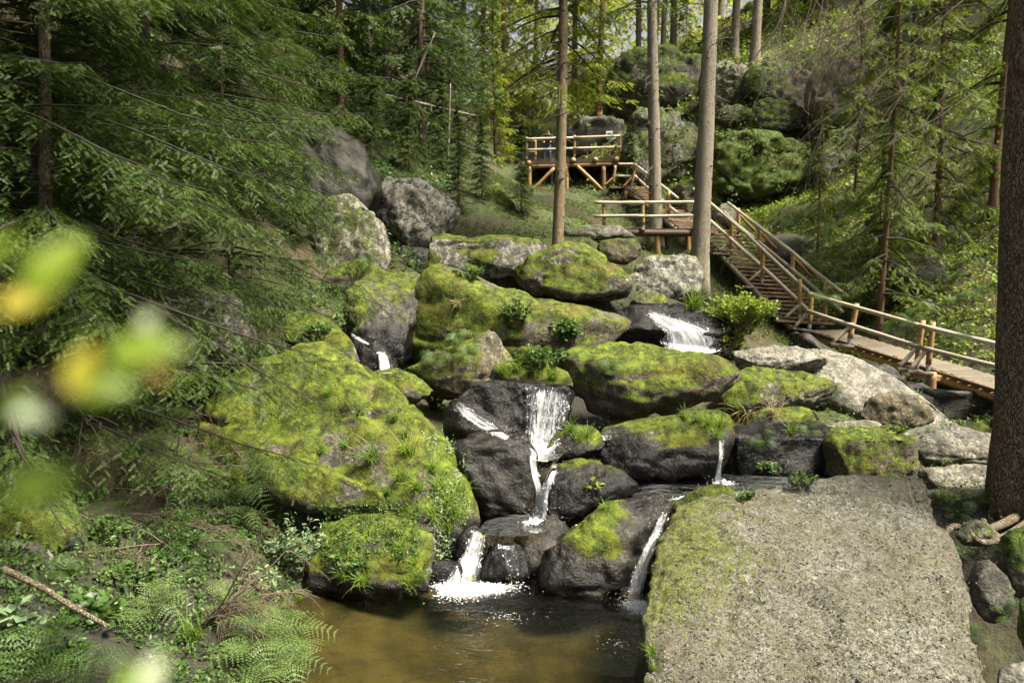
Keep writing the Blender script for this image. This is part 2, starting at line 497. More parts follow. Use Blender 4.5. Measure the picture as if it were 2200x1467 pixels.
def rbf_fit(c):
    xy, z = c[:, :2], c[:, 2]
    r = np.linalg.norm(xy[:, None] - xy[None], axis=-1)
    n = len(c)
    A = np.zeros((n + 3, n + 3))
    A[:n, :n] = r + 0 * np.eye(n)
    A[:n, n] = 1; A[:n, n + 1:] = xy; A[n, :n] = 1; A[n + 1:, :n] = xy.T
    return np.linalg.solve(A, np.concatenate([z, [0, 0, 0]]))
TW = rbf_fit(TC)

def tz(x, y):
    x = np.asarray(x, float); y = np.asarray(y, float)
    sh = x.shape
    q = np.stack([x.ravel(), y.ravel()], -1)
    out = np.empty(len(q))
    for i in range(0, len(q), 20000):
        s = q[i:i + 20000]
        r = np.linalg.norm(s[:, None] - TC[None, :, :2], axis=-1)
        out[i:i + 20000] = r @ TW[:-3] + TW[-3] + s @ TW[-2:]
    q3 = np.concatenate([q, np.zeros((len(q), 1))], 1)
    out += 0.22 * fbm(q3 * 0.55, 3, 5) + 0.05 * fbm(q3 * 2.7, 3, 9)
    return out.reshape(sh)

def nonuni(a, b, n, dense_lo, dense_hi, k=3.0):
    t = np.linspace(a, b, 4000)
    w = np.where((t > dense_lo) & (t < dense_hi), k, 1.0)
    c = np.cumsum(w); c = (c - c[0]) / (c[-1] - c[0])
    return np.interp(np.linspace(0, 1, n), c, t)
gx = nonuni(-60, 60, 260, -14, 16, 5)
gy = nonuni(-8, 130, 300, 3, 40, 5)
GX, GY = np.meshgrid(gx, gy)
GZ = tz(GX, GY)
idx = np.arange(GX.size).reshape(GX.shape)
quads = np.stack([idx[:-1, :-1], idx[:-1, 1:], idx[1:, 1:], idx[1:, :-1]], -1).reshape(-1, 4)
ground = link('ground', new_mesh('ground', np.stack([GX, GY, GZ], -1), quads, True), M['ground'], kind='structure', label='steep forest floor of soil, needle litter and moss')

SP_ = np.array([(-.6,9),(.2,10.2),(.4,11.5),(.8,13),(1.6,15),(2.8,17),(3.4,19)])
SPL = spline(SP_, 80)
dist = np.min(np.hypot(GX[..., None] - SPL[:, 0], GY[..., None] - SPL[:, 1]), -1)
dist = np.minimum(dist, np.hypot((GX - 9.6) * .8, (GY - 16.4) * .35) + .4)  # shade under the walkway, painted into the ground
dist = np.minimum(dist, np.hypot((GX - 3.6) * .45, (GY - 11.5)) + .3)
dist = np.minimum(dist, np.hypot((GX + 3.6) * .5, (GY - 7) * .4) + .5)  # left bank soil, darkened for its shade as well
dist = np.minimum(dist, np.hypot((GX - 5.2) * .8, (GY - 7) * .3) + .1)  # cleft beside the slab: shade painted as dark ground
bed_shade = 1 - smooth(.7, 2.0, dist + .35 * fbm(np.stack([GX, GY, GX * 0], -1) * .9, 2, 44))  # mask of wet stream bed plus painted shade
at = ground.data.attributes.new('bed_shade', 'FLOAT', 'POINT')
at.data.foreach_set('value', bed_shade.astype(np.float32).ravel())

# ------------------------------------------------------------------ boulders
_ico = {}
def ico(s):
    if s not in _ico:
        bm = bmesh.new()
        bmesh.ops.create_icosphere(bm, subdivisions=s, radius=1)
        bm.verts.ensure_lookup_table()
        v = np.array([x.co[:] for x in bm.verts])
        f = np.array([[x.index for x in fc.verts] for fc in bm.faces])
        bm.free()
        _ico[s] = (v, f)
    return _ico[s]

def vert_normals(v, f):
    fn = np.cross(v[f[:, 1]] - v[f[:, 0]], v[f[:, 2]] - v[f[:, 0]])
    n = np.zeros_like(v)
    for k in range(3):
        np.add.at(n, f[:, k], fn)
    return norm(n)

def moss_template():
    v, f = [], []
    r = random.Random(4)
    for k in range(3):
        a = k * 2.09 + r.uniform(-.6, .6)
        l = r.uniform(.6, 1.0)
        d = np.array([math.cos(a), math.sin(a), 0]); s = np.array([-d[1], d[0], 0])
        b = len(v)
        v += [s * .2 - d * .1, -s * .2 - d * .1, d * l * .75 + np.array([0, 0, l])]
        f.append([b, b + 1, b + 2])
    return np.array(v), np.array(f)
MT_V, MT_F = moss_template()

ROCKS = []
def project(w):
    r_ = w - EYE
    dep = r_[:, 1] * CP - r_[:, 2] * SP
    return np.stack([1100 + r_[:, 0] / dep * FPX, 733.5 - (r_[:, 1] * SP + r_[:, 2] * CP) / dep * FPX], -1)
def boulder(label, outline, d, tilt=25, yaw=0, front=.55, back=.8, p=2.6, moss=.6, wet=0.0, lichen=.4, warm=0.0, pale=0.0, sub=5, facets=6,
            seed=0, moss_dir=None, wet_line=None, wet_dir=None, rough=1.0, cat='boulder', name='boulder', mat='rock', cuts=(), tuft=1.0, group=None, mscale=1.0, moss_fn=None, fit=1.06, deep=0.0, micro=.014):
    rng = np.random.default_rng(seed + 11)
    ol = np.asarray(outline, float)
    ring = spline(np.concatenate([ol, ol[:1]]), 160)[:-1]
    ca, sa = math.cos(math.radians(tilt)), math.sin(math.radians(tilt))
    cyw, syw = math.cos(math.radians(yaw)), math.sin(math.radians(yaw))
    Rz = np.array([[cyw, -syw, 0], [syw, cyw, 0], [0, 0, 1]])
    e1 = Rz @ np.array([1., 0, 0]); e2 = Rz @ np.array([0, sa, ca]); en = Rz @ np.array([0, -ca, sa])
    cpx = 0.5 * (ol.min(0) + ol.max(0))
    C = P(cpx[0], cpx[1], d)
    r = rays(ring[:, 0], ring[:, 1])
    t = ((C - EYE) @ en) / (r @ en)
    w = EYE + r * t[:, None] - C
    a, b = w @ e1, w @ e2
    ca0, cb0 = (a.min() + a.max()) / 2, (b.min() + b.max()) / 2
    a -= ca0; b -= cb0
    C = C + e1 * ca0 + e2 * cb0
    ang = np.arctan2(b, a); rad = np.hypot(a, b)
    o = np.argsort(ang); ang, rad = ang[o], rad[o]
    ang = np.concatenate([ang[-3:] - 2 * math.pi, ang, ang[:3] + 2 * math.pi]); rad = np.concatenate([rad[-3:], rad, rad[:3]])
    Rm = rad.mean(); Rmin = min(np.ptp(a), np.ptp(b)) / 2
    sv, sf = ico(sub)
    ph = np.arctan2(sv[:, 2], sv[:, 0]); rr = np.hypot(sv[:, 0], sv[:, 2])
    R = np.interp(ph, ang, rad)
    rr2 = np.clip(rr, 0, 1) ** 0.92
    h = (1 - np.clip(rr2, 0, 1) ** p) ** (1 / p)
    hh = np.where(sv[:, 1] < 0, h * front * Rmin, -h * back * Rmin)
    loc = np.stack([R * rr2 * np.cos(ph), R * rr2 * np.sin(ph), hh], -1)      # a, b, normal
    v = loc[:, :1] * e1 + loc[:, 1:2] * e2 + loc[:, 2:] * en
    # flat breaks
    dirs = [norm(rng.normal(size=3) * [1, 1, .9]) for _ in range(facets)]
    offs = [rng.uniform(.74, .93) for _ in range(facets)]
    for cdir, coff in cuts:
        dirs.append(norm(np.array(cdir, float))); offs.append(coff)
    for dd, of in zip(dirs, offs):
        s = v @ dd
        lim = np.quantile(s, 0.995) * of
        ex = s - lim
        soft = 0.035 * Rmin
        ex = np.where(ex > soft, ex, np.where(ex > -soft, (ex + soft) ** 2 / (4 * soft), 0))
        v = v - ex[:, None] * dd * 0.92
    nrm = vert_normals(v, sf)
    q = v / max(Rm, .05)
    so = seed * 13.7
    disp = Rm * rough * (0.055 * fbm(q * 1.7 + so, 3, seed) + 0.02 * fbm(q * 6 + so, 3, seed + 3)) 
    disp += micro * fbm((v + so) * 9, 3, seed + 7)
    disp -= Rm * .045 * rough * np.clip(1 - np.abs(vnoise(q * 2.3 + so + 31, seed + 12)), 0, 1) ** 9
    crack = 1 - np.abs(vnoise(q * np.array([1.1, 1.1, 2.2]) + so + 5, seed + 9))
    disp -= Rm * 0.05 * rough * smooth(.93, 1.0, crack)
    v = v + nrm * disp[:, None]
    if tilt <= 52 and fit:
        tb = np.array([ring.min(0), ring.max(0)])
        for _ in range(2):
            q_ = project(v + C)
            lo, hi = q_.min(0), q_.max(0)
            sc_ = np.clip(fit * (tb[1] - tb[0]) / (hi - lo), .75, 1.5)
            la, lb_, ln_ = v @ e1, v @ e2, v @ en
            v = (la * sc_[0])[:, None] * e1 + (lb_ * sc_[1])[:, None] * e2 + (ln_ * .5 * (sc_[0] + sc_[1]))[:, None] * en
            q_ = project(v + C)
            sh = (tb.mean(0) - (q_.min(0) + q_.max(0)) / 2) * d / FPX
            C = C + np.array([sh[0], 0, -sh[1]])
    nrm = vert_normals(v, sf)
    wv = v + C
    nz = nrm[:, 2] if moss_dir is None else nrm @ norm(np.array(moss_dir, float))
    ns = fbm(wv * 1.6 + so, 4, seed + 21)
    mo = smooth(-.3, .62, nz + .5 * ns) * moss * 1.3
    mo = mo + np.where(nz > -.3, .25 * moss * fbm(wv * 4 + so, 2, seed + 2), 0)
    if moss_fn is not None:
        mo = moss_fn(wv, nrm, ns)
    we = np.full(len(v), float(wet))
    if wet_line is not None:
        we = np.maximum(we, 1 - smooth(wet_line, wet_line + .35, wv[:, 2] + .12 * ns))
    if wet_dir is not None:
        s = v @ norm(np.array(wet_dir[:3], float)) / Rm
        we = np.maximum(we, smooth(wet_dir[3] - .25, wet_dir[3] + .25, s + .2 * ns))
    mo = np.clip(mo * (1 - .92 * we), 0, 1)
    if wet == 0 and wet_line is None and wet_dir is None:
        pass
    me = new_mesh(name, v, sf, True)
    for nm, ar in (('moss', mo), ('wet', we)):
        at = me.attributes.new(nm, 'FLOAT', 'POINT')
        at.data.foreach_set('value', ar.astype(np.float32))
    ob = link(name, me, M[mat], loc=C, label=label, cat=cat, group=group)
    ob['lichen'] = float(lichen); ob['warm'] = float(warm); ob['pale'] = float(pale); ob['deep'] = float(deep)
    # standing moss blades
    fa = np.linalg.norm(np.cross(v[sf[:, 1]] - v[sf[:, 0]], v[sf[:, 2]] - v[sf[:, 0]]), axis=-1) / 2
    fm = mo[sf].mean(1)
    fc = v[sf].mean(1) + C
    see = np.einsum('ij,ij->i', nrm[sf[:, 0]], EYE - fc) > -.25
    wgt = fa * np.clip(fm - .35, 0, 1) * see
    tot = wgt.sum()
    sz = .016 * mscale * (0.75 + d * .022)
    n = int(min(9000, tot * 1300 * tuft / (sz / .02) ** 2))
    if n > 30:
        k = rng.choice(len(sf), n, p=wgt / tot)
        bc = rng.dirichlet((1, 1, 1), n)
        pt = (v[sf[k]] * bc[:, :, None]).sum(1)
        nn = norm(nrm[sf[k, 0]] + rng.normal(0, .25, (n, 3)))
        xx = norm(np.cross(nn, rng.normal(size=(n, 3))))
        clump = .6 + .8 * smooth(-.4, .6, vnoise((pt + so) * 6, seed + 31))
        mv, mf = place(MT_V, MT_F, pt - nn * .004, xx, nn, sz * clump * rng.uniform(.6, 1.3, n))
        link('moss', new_mesh('moss', mv, mf), M['moss'], parent=ob, kind='stuff')
    ROCKS.append(ob)
    return ob

B = boulder
B('broad flat granite slab filling the lower right, mossy along its edge by the water', [(1378,1345),(1392,1265),(1415,1180),(1432,1112),(1480,1088),(1560,1072),(1690,1055),(1760,1041),(1830,1035),(1960,1040),(1988,1052),(2010,1110),(2032,1180),(2062,1270),(2092,1360),(2118,1467),(2150,1640),(1800,1700),(1410,1660),(1388,1450)],
  7.1, tilt=75, front=.1, back=.66, p=6, moss=.0, sub=6, facets=0, seed=1, rough=.6, micro=.03, mat='slab', name='rock_slab', cat='rock slab', wet_line=.05, lichen=0, moss_fn=lambda w, n, ns: np.clip(1.0 - smooth(-.1, 1.9, w[:, 0] - 1.5 - .02 * (w[:, 1] - 8.5) + .3 * ns) * 1.1, 0, 1) * smooth(6.3, 8.2, w[:, 1] + .4 * ns) + .12)
B('mossy boulder in the pool between the foaming fall and the slab', [(1156,1292),(1163,1205),(1176,1180),(1235,1140),(1290,1092),(1330,1078),(1400,1068),(1432,1085),(1440,1112),(1425,1165),(1402,1230),(1376,1285),(1340,1304),(1290,1306),(1200,1304)],
  9.35, tilt=30, p=3.2, front=.5, back=.8, moss=.72, seed=2, wet_line=.3, wet_dir=(1,0,.25,.42), lichen=.5, warm=.3, sub=5, cuts=[((0,-.55,.85),.72)], tuft=.6)
B('dark wet rock with thin water threads at the foot of the fall', [(1040,1248),(1038,1205),(1058,1178),(1090,1168),(1120,1180),(1135,1215),(1130,1250),(1090,1258)], 9.35, tilt=20, moss=0, wet=1, lichen=.1, seed=3, sub=4, p=3)
B('smooth grey wet rock leaning behind the dark wet one', [(1105,1185),(1118,1155),(1150,1125),(1195,1108),(1220,1128),(1227,1150),(1205,1190),(1175,1232),(1130,1245),(1108,1230)], 9.7, tilt=38, moss=0, wet=.72, lichen=.2, seed=4, sub=4, p=2.6)
B('green wedge boulder right of the narrow double fall', [(1166,1075),(1180,1030),(1195,1003),(1217,988),(1252,992),(1310,1015),(1352,1038),(1368,1050),(1350,1064),(1290,1092),(1240,1118),(1200,1130),(1170,1118)],
  10.5, tilt=30, moss=.85, seed=5, wet_line=.92, lichen=.2, cuts=[((-.1,-.35,.93),.6)], p=3)
B('rounded dark boulder left of the narrow double fall', [(968,968),(1000,945),(1060,928),(1112,935),(1142,968),(1152,1010),(1150,1070),(1142,1112),(1080,1122),(1010,1115),(984,1060)],
  10.8, tilt=22, moss=.32, seed=6, wet=.85, lichen=.15, p=2.8, cuts=[((0,-.3,.95),.8)])
B('broad mossy boulder above the small right pool', [(1280,965),(1308,925),(1370,895),(1450,884),(1530,889),(1570,905),(1562,940),(1547,985),(1537,1012),(1480,1032),(1400,1038),(1330,1032),(1293,1002)],
  11.5, tilt=32, moss=.85, seed=7, wet_line=1.0, lichen=.3, p=3, cuts=[((0,-.35,.93),.66)])
B('small boulder capped with grass beside the central fall', [(1176,965),(1196,938),(1230,916),(1268,918),(1292,940),(1290,975),(1250,990),(1190,992)], 11.3, tilt=25, moss=.7, wet_line=.95, seed=8, sub=4)
B('dark wet block under the central sheet of falling water', [(985,868),(1010,838),(1040,824),(1080,820),(1140,830),(1218,834),(1226,870),(1220,920),(1205,965),(1110,965),(1055,930),(1015,900)],
  12.2, tilt=18, moss=0, wet=.97, lichen=.1, seed=9, p=4, facets=2, cuts=[((0,-1,.35),.7)])
B('low wet slab that the side stream slides across', [(955,920),(962,880),(985,858),(1020,868),(1060,905),(1095,935),(1080,958),(1010,958),(965,950)], 11.7, tilt=38, moss=0, wet=.95, lichen=.1, seed=10, p=3, sub=4)
B('leaning boulder with a pale round lichen face and ferns', [(866,802),(915,768),(975,737),(1035,714),(1080,722),(1102,760),(1096,802),(1062,828),(1000,850),(950,856),(905,838)],
  13.2, tilt=15, moss=.55, warm=.75, lichen=.45, seed=11, p=3, moss_dir=(-.6,-.2,.8), cuts=[((.75,-.75,.25),.62)])
B('largest green-topped boulder over the dark hollow', [(1205,822),(1228,790),(1250,762),(1290,746),(1360,738),(1450,748),(1540,764),(1577,785),(1572,822),(1540,852),(1480,876),(1400,896),(1340,900),(1295,884),(1268,855),(1225,842)],
  13.0, tilt=34, moss=.85, seed=12, warm=.5, lichen=.3, p=3.4, cuts=[((0,-.3,.95),.55),((-.5,-.8,-.1),.75)], sub=5)
B('great sloping boulder with a mossy side and bare ridge', [(878,690),(886,640),(900,594),(930,573),(1000,588),(1080,609),(1160,629),(1250,654),(1312,680),(1342,712),(1330,745),(1280,772),(1180,800),(1080,800),(980,780),(895,760)],
  15.2, tilt=38, moss=.68, seed=13, lichen=.25, warm=.45, p=3.2, sub=5, moss_dir=(-.65,-.5,.45), cuts=[((.25,-.25,.95),.52),((-.3,-.9,.2),.7)])
B('smooth wet-fronted boulder in the shade left of the great sloping one', [(742,650),(765,622),(800,604),(860,590),(903,600),(906,660),(900,720),(890,790),(820,800),(775,760),(752,705)],
  15.0, tilt=30, moss=.5, seed=14, wet_line=2.35, lichen=.25, p=3, cuts=[((0,-.4,.9),.6)])
B('wet dark rock under the trickle in the left gully', [(742,770),(760,728),(800,730),(840,760),(850,800),(800,815),(755,805)], 13.9, tilt=25, moss=0, wet=1, seed=15, sub=4)
B('long lichen-grey boulder left of the spruce with spreading roots', [(922,565),(928,535),(950,516),(1000,507),(1070,504),(1150,512),(1170,540),(1150,590),(1060,604),(960,596)], 19.6, tilt=14, moss=.6, lichen=.75, pale=.25, seed=16, p=3.4, cuts=[((0,-.2,1),.7)])
B('humped boulder carrying the spruce with spreading roots', [(1110,590),(1138,552),(1200,524),(1270,528),(1322,568),(1350,602),(1347,632),(1300,645),(1220,640),(1155,620)], 18.8, tilt=24, moss=.62, lichen=.6, warm=.35, seed=17, p=2.8)
B('high grey boulder with white lichen under the left trees', [(800,500),(808,420),(842,384),(920,394),(970,430),(984,466),(966,510),(932,540),(880,552),(825,548)], 21.5, tilt=12, moss=.22, lichen=.9, pale=.1, seed=18, rough=1.4, p=2.8, front=.7)
B('upright streaked rock beside the high grey boulder', [(668,560),(682,470),(735,425),(800,435),(828,500),(835,565),(810,612),(740,640),(685,615)], 19.4, tilt=8, moss=.38, lichen=.8, pale=.2, seed=19, p=4, moss_dir=(0,-.5,.4))
B('mossy block under the streaked rock at the gully mouth', [(690,640),(705,590),(760,560),(830,575),(850,615),(800,650),(730,665)], 17.4, tilt=30, moss=.7, lichen=.3, seed=191, sub=4)
B('dark recess rock below the high grey boulder', [(830,560),(850,530),(930,535),(945,575),(910,610),(850,605)], 20.8, tilt=10, moss=.1, wet=.5, seed=192, sub=4)
B('huge moss-covered whaleback boulder on the left bank', [(440,930),(470,850),(540,782),(612,748),(700,764),(780,800),(850,842),(915,895),(958,945),(998,1030),(1016,1100),(1004,1185),(960,1228),(880,1262),(760,1270),(640,1250),(540,1190),(480,1110),(445,1020)],
  10.9, tilt=46, front=.35, back=.7, p=2.7, moss=.76, seed=20, sub=6, lichen=.35, warm=.3, rough=.95, wet_line=.35, facets=4, tuft=1.3)
B('low mossy lobe at the pool edge under the whaleback boulder', [(632,1278),(642,1200),(690,1135),(780,1108),(850,1128),(902,1180),(924,1250),(914,1288),(780,1296),(680,1292)], 9.25, tilt=32, moss=.85, seed=21, wet_line=.1, p=2.6, tuft=1.2)
B('jutting moss ledge on the whaleback boulder above the pale bush', [(535,1020),(575,985),(660,1000),(740,1036),(812,1068),(822,1092),(770,1112),(650,1098),(560,1068)], 9.75, tilt=26, moss=.95, seed=22, p=3, cuts=[((0,-.2,1),.5)], tuft=1.2, sub=4)
B('small dark wet rock at the left of the foam', [(905,1255),(915,1215),(950,1200),(985,1215),(990,1250),(950,1268)], 9.2, tilt=20, moss=0, wet=1, seed=221, sub=4)
B('overhanging granite boulder under the left spruce boughs', [(318,720),(352,655),(440,622),(515,660),(552,725),(530,790),(445,838),(370,828),(322,780)], 11.8, tilt=4, moss=.22, lichen=.6, seed=23, p=2.7, front=.7, back=1.0, wet=.25)
B('dark granite boulder hidden behind the left spruce boughs', [(180,720),(215,620),(330,560),(430,585),(440,680),(380,760),(250,780)], 13.2, tilt=5, moss=.2, lichen=.5, seed=24, wet=.3)
B('bright mossy rock above the whaleback boulder', [(608,705),(645,672),(700,688),(748,728),(768,780),(730,800),(660,765),(620,745)], 12.9, tilt=36, moss=.95, seed=25, sub=4, p=2.4)
B('narrow mossy ridge rock below the trickle', [(792,815),(825,793),(870,800),(915,835),(925,860),(880,866),(830,845)], 12.4, tilt=34, moss=.9, seed=26, sub=4)
B('low grassy rock above the central sheet of falling water', [(1055,820),(1070,790),(1120,775),(1190,788),(1222,812),(1215,838),(1130,842),(1070,838)], 12.9, tilt=40, moss=.85, seed=27, sub=4)
B('small mossy knob left of the largest green-topped boulder', [(1210,805),(1222,770),(1250,758),(1272,780),(1262,815),(1230,825)], 13.5, tilt=20, moss=.8, seed=28, sub=4)
B('pale flat rock at the foot of the stairs', [(1578,785),(1602,762),(1640,750),(1690,744),(1722,752),(1760,775),(1768,800),(1700,812),(1620,806)], 15.2, tilt=52, moss=.14, pale=.8, lichen=.5, seed=29, p=3.2)
B('long bare rock slope running down below the walkway', [(1672,800),(1720,768),(1800,776),(1868,800),(1940,848),(2010,900),(2080,936),(1990,958),(1900,938),(1820,898),(1740,860)], 15.0, front=.3, tilt=58, moss=.14, pale=.85, lichen=.3, seed=30, p=4, rough=.6)
B('grey-green dome boulder beside the largest green-topped one', [(1538,862),(1555,815),(1590,795),(1650,788),(1725,794),(1792,828),(1768,860),(1722,884),(1640,900),(1570,898)], 14.0, tilt=32, moss=.62, lichen=.5, warm=.2, seed=31, p=3.2, cuts=[((.1,-.4,.9),.55)])
B('rounded brown boulder perched below the walkway post', [(1846,892),(1868,862),(1890,848),(1930,841),(1978,856),(2002,888),(1994,912),(1940,922),(1870,920)], 13.4, tilt=12, moss=.1, warm=.75, lichen=.35, seed=32, p=3, facets=6)
B('low mossy stone behind the dry grass clump', [(1600,900),(1640,880),(1700,874),(1752,886),(1745,912),(1680,922),(1610,920)], 13.0, tilt=44, moss=.8, lichen=.4, seed=33, sub=4)
B('flat pale stone between the moss blocks', [(1760,925),(1800,908),(1850,902),(1892,912),(1880,932),(1800,940)], 12.6, tilt=48, moss=.3, pale=.5, seed=34, sub=4)
B('dark-fronted block with a green lip beside the thin fall', [(1550,960),(1575,932),(1640,915),(1720,905),(1775,912),(1800,940),(1792,1005),(1740,1050),(1620,1054),(1556,1035)], 12.0, tilt=14, moss=.85, wet_line=1.2, seed=35, p=4, cuts=[((0,-.15,1),.6)])
B('squared yellow-mossed block next to the flat slab', [(1768,955),(1800,928),(1880,915),(1950,922),(1972,955),(1970,1030),(1885,1050),(1780,1048)], 11.6, tilt=10, moss=.7, warm=.6, lichen=.2, seed=36, p=4.5, facets=3, cuts=[((0,-.1,1),.66)])
B('wide pale ledge with a black underside by the big trunk', [(1935,945),(1975,915),(2040,910),(2110,930),(2150,960),(2152,1000),(2060,1012),(1975,998)], 11.6, tilt=30, moss=.25, pale=.45, lichen=.3, seed=37, p=4, cuts=[((0,-.3,1),.5)])
B('flat pale stone lying at the foot of the big trunk', [(1975,1030),(2010,1005),(2080,998),(2150,1012),(2150,1050),(2060,1068),(2000,1060)], 10.6, tilt=50, moss=.15, pale=.6, lichen=.5, seed=38, sub=4)
B('small rounded mossy rock at the far edge of the flat slab', [(1440,1105),(1462,1080),(1495,1060),(1535,1042),(1572,1046),(1588,1068),(1560,1092),(1490,1110)], 10.1, tilt=30, moss=.9, seed=39, sub=4)
B('dark mossy stone behind the right corner of the flat slab', [(1988,1075),(2010,1058),(2050,1062),(2066,1085),(2050,1110),(2000,1108)], 9.9, tilt=25, moss=.6, seed=40, sub=4)
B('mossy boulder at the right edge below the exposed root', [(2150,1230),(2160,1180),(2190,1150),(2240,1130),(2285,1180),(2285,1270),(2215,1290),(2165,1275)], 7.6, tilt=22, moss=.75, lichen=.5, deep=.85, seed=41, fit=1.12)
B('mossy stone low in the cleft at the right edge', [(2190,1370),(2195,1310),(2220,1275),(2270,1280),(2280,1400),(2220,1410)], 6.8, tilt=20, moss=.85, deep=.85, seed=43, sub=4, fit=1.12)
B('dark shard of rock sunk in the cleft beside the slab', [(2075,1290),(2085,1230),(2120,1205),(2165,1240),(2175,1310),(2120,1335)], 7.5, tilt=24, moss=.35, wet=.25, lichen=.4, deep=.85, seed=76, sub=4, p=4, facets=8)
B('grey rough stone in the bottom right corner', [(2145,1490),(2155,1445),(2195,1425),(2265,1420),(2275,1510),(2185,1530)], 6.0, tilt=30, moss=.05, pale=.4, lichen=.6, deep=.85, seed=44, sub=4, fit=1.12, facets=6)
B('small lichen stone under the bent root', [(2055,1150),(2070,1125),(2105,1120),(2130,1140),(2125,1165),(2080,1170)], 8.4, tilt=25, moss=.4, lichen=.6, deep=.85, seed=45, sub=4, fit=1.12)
B('grey rock under the moss mound at the lower left', [(-40,1250),(-30,1190),(30,1165),(90,1170),(115,1215),(90,1260),(20,1280)], 7.6, tilt=10, moss=.15, lichen=.6, seed=47)
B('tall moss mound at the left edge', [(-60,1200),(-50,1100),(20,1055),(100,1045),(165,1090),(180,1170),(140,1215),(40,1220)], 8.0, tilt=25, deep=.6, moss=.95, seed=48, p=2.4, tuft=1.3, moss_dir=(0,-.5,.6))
B('flat mossy stone on the path between the left trunks', [(62,965),(80,945),(120,940),(160,955),(155,985),(90,990)], 10.6, tilt=45, moss=.6, seed=50, sub=4)
B('flat wet stone under the rock basin beside the foaming fall', [(1035,1215),(1030,1165),(1060,1128),(1150,1110),(1215,1125),(1215,1170),(1160,1215),(1090,1232)], 9.75, tilt=62, moss=0, wet=.95, seed=171, sub=4, p=4, front=.25)
B('dark wet ledge behind the foaming fall', [(978,1240),(984,1155),(1010,1130),(1055,1138),(1080,1180),(1075,1240),(1030,1262)], 9.6, tilt=18, moss=0, wet=1, seed=172, sub=4, p=4)
# upper slope
B('wet dark rock shelf under the upper white stream', [(1295,720),(1315,668),(1360,656),(1440,662),(1530,695),(1575,735),(1585,775),(1500,790),(1380,780)], 16.6, tilt=46, moss=0, wet=.95, seed=51, p=3, sub=5)
B('yellow-green block under the middle platform', [(1285,555),(1290,520),(1330,513),(1372,520),(1370,550),(1340,568)], 21.0, tilt=12, moss=.55, warm=.8, seed=52, sub=4, p=4)
B('pale flat rock left of the middle platform', [(1200,505),(1230,488),(1290,483),(1350,490),(1358,506),(1290,516)], 23.6, tilt=30, moss=.45, pale=.5, seed=53, sub=4)
B('lichen-streaked rock behind the foot of the grey trunk', [(1340,610),(1352,575),(1390,555),(1450,548),(1500,560),(1510,610),(1490,645),(1400,652),(1350,645)], 20.6, tilt=14, moss=.4, lichen=.85, pale=.3, seed=54, p=3.4)
B('small mossy stone beside the upper wet shelf', [(1355,655),(1370,635),(1400,626),(1432,640),(1430,662),(1380,668)], 17.8, tilt=28, moss=.5, warm=.3, pale=.3, seed=55, sub=4)
B('mossy green slab under the left edge of the high platform', [(1040,460),(1050,420),(1070,395),(1095,430),(1110,465),(1080,478)], 25.5, tilt=40, moss=.9, seed=56, sub=4)
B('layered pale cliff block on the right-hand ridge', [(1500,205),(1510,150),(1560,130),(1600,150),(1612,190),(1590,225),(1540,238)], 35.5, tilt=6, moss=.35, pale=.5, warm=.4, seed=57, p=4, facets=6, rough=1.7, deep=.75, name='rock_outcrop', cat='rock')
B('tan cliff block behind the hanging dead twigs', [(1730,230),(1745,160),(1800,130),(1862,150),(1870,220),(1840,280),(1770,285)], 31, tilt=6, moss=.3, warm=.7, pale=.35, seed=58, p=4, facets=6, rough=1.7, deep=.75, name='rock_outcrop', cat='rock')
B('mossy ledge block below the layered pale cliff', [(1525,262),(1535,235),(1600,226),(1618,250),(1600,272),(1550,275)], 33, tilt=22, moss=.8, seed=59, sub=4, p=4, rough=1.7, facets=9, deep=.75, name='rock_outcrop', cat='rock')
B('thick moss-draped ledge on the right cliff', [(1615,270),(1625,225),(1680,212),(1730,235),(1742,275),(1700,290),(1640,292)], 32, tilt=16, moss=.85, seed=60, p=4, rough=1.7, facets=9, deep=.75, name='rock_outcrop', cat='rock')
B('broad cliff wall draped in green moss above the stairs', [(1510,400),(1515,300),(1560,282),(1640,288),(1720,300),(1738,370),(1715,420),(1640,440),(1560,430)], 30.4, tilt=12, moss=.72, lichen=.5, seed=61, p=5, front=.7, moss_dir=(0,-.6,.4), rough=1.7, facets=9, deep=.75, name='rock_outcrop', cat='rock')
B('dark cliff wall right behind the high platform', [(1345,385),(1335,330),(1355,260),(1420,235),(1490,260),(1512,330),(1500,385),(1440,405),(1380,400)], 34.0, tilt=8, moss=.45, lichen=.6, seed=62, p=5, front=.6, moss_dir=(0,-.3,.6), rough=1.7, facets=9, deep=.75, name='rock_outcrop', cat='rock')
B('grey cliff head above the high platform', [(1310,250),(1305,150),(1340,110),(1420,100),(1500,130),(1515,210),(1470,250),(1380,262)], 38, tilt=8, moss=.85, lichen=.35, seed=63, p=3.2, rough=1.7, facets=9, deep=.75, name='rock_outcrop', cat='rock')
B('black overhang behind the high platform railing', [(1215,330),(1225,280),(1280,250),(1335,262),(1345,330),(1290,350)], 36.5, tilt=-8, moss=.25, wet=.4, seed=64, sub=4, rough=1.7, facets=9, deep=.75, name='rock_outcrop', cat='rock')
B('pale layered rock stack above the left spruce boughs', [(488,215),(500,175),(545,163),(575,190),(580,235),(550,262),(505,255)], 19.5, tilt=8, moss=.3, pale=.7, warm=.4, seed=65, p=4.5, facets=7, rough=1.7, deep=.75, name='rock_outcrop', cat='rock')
B('shaded mossy cliff below the pale layered stack', [(560,520),(545,380),(570,290),(640,250),(760,330),(820,400),(800,470),(700,520)], 20.8, tilt=20, moss=.7, lichen=.35, wet=.7, seed=66, p=3.2, rough=1.7, facets=9, deep=.75, name='rock_outcrop', cat='rock')  # wet value here puts the cliff's shade into its colour
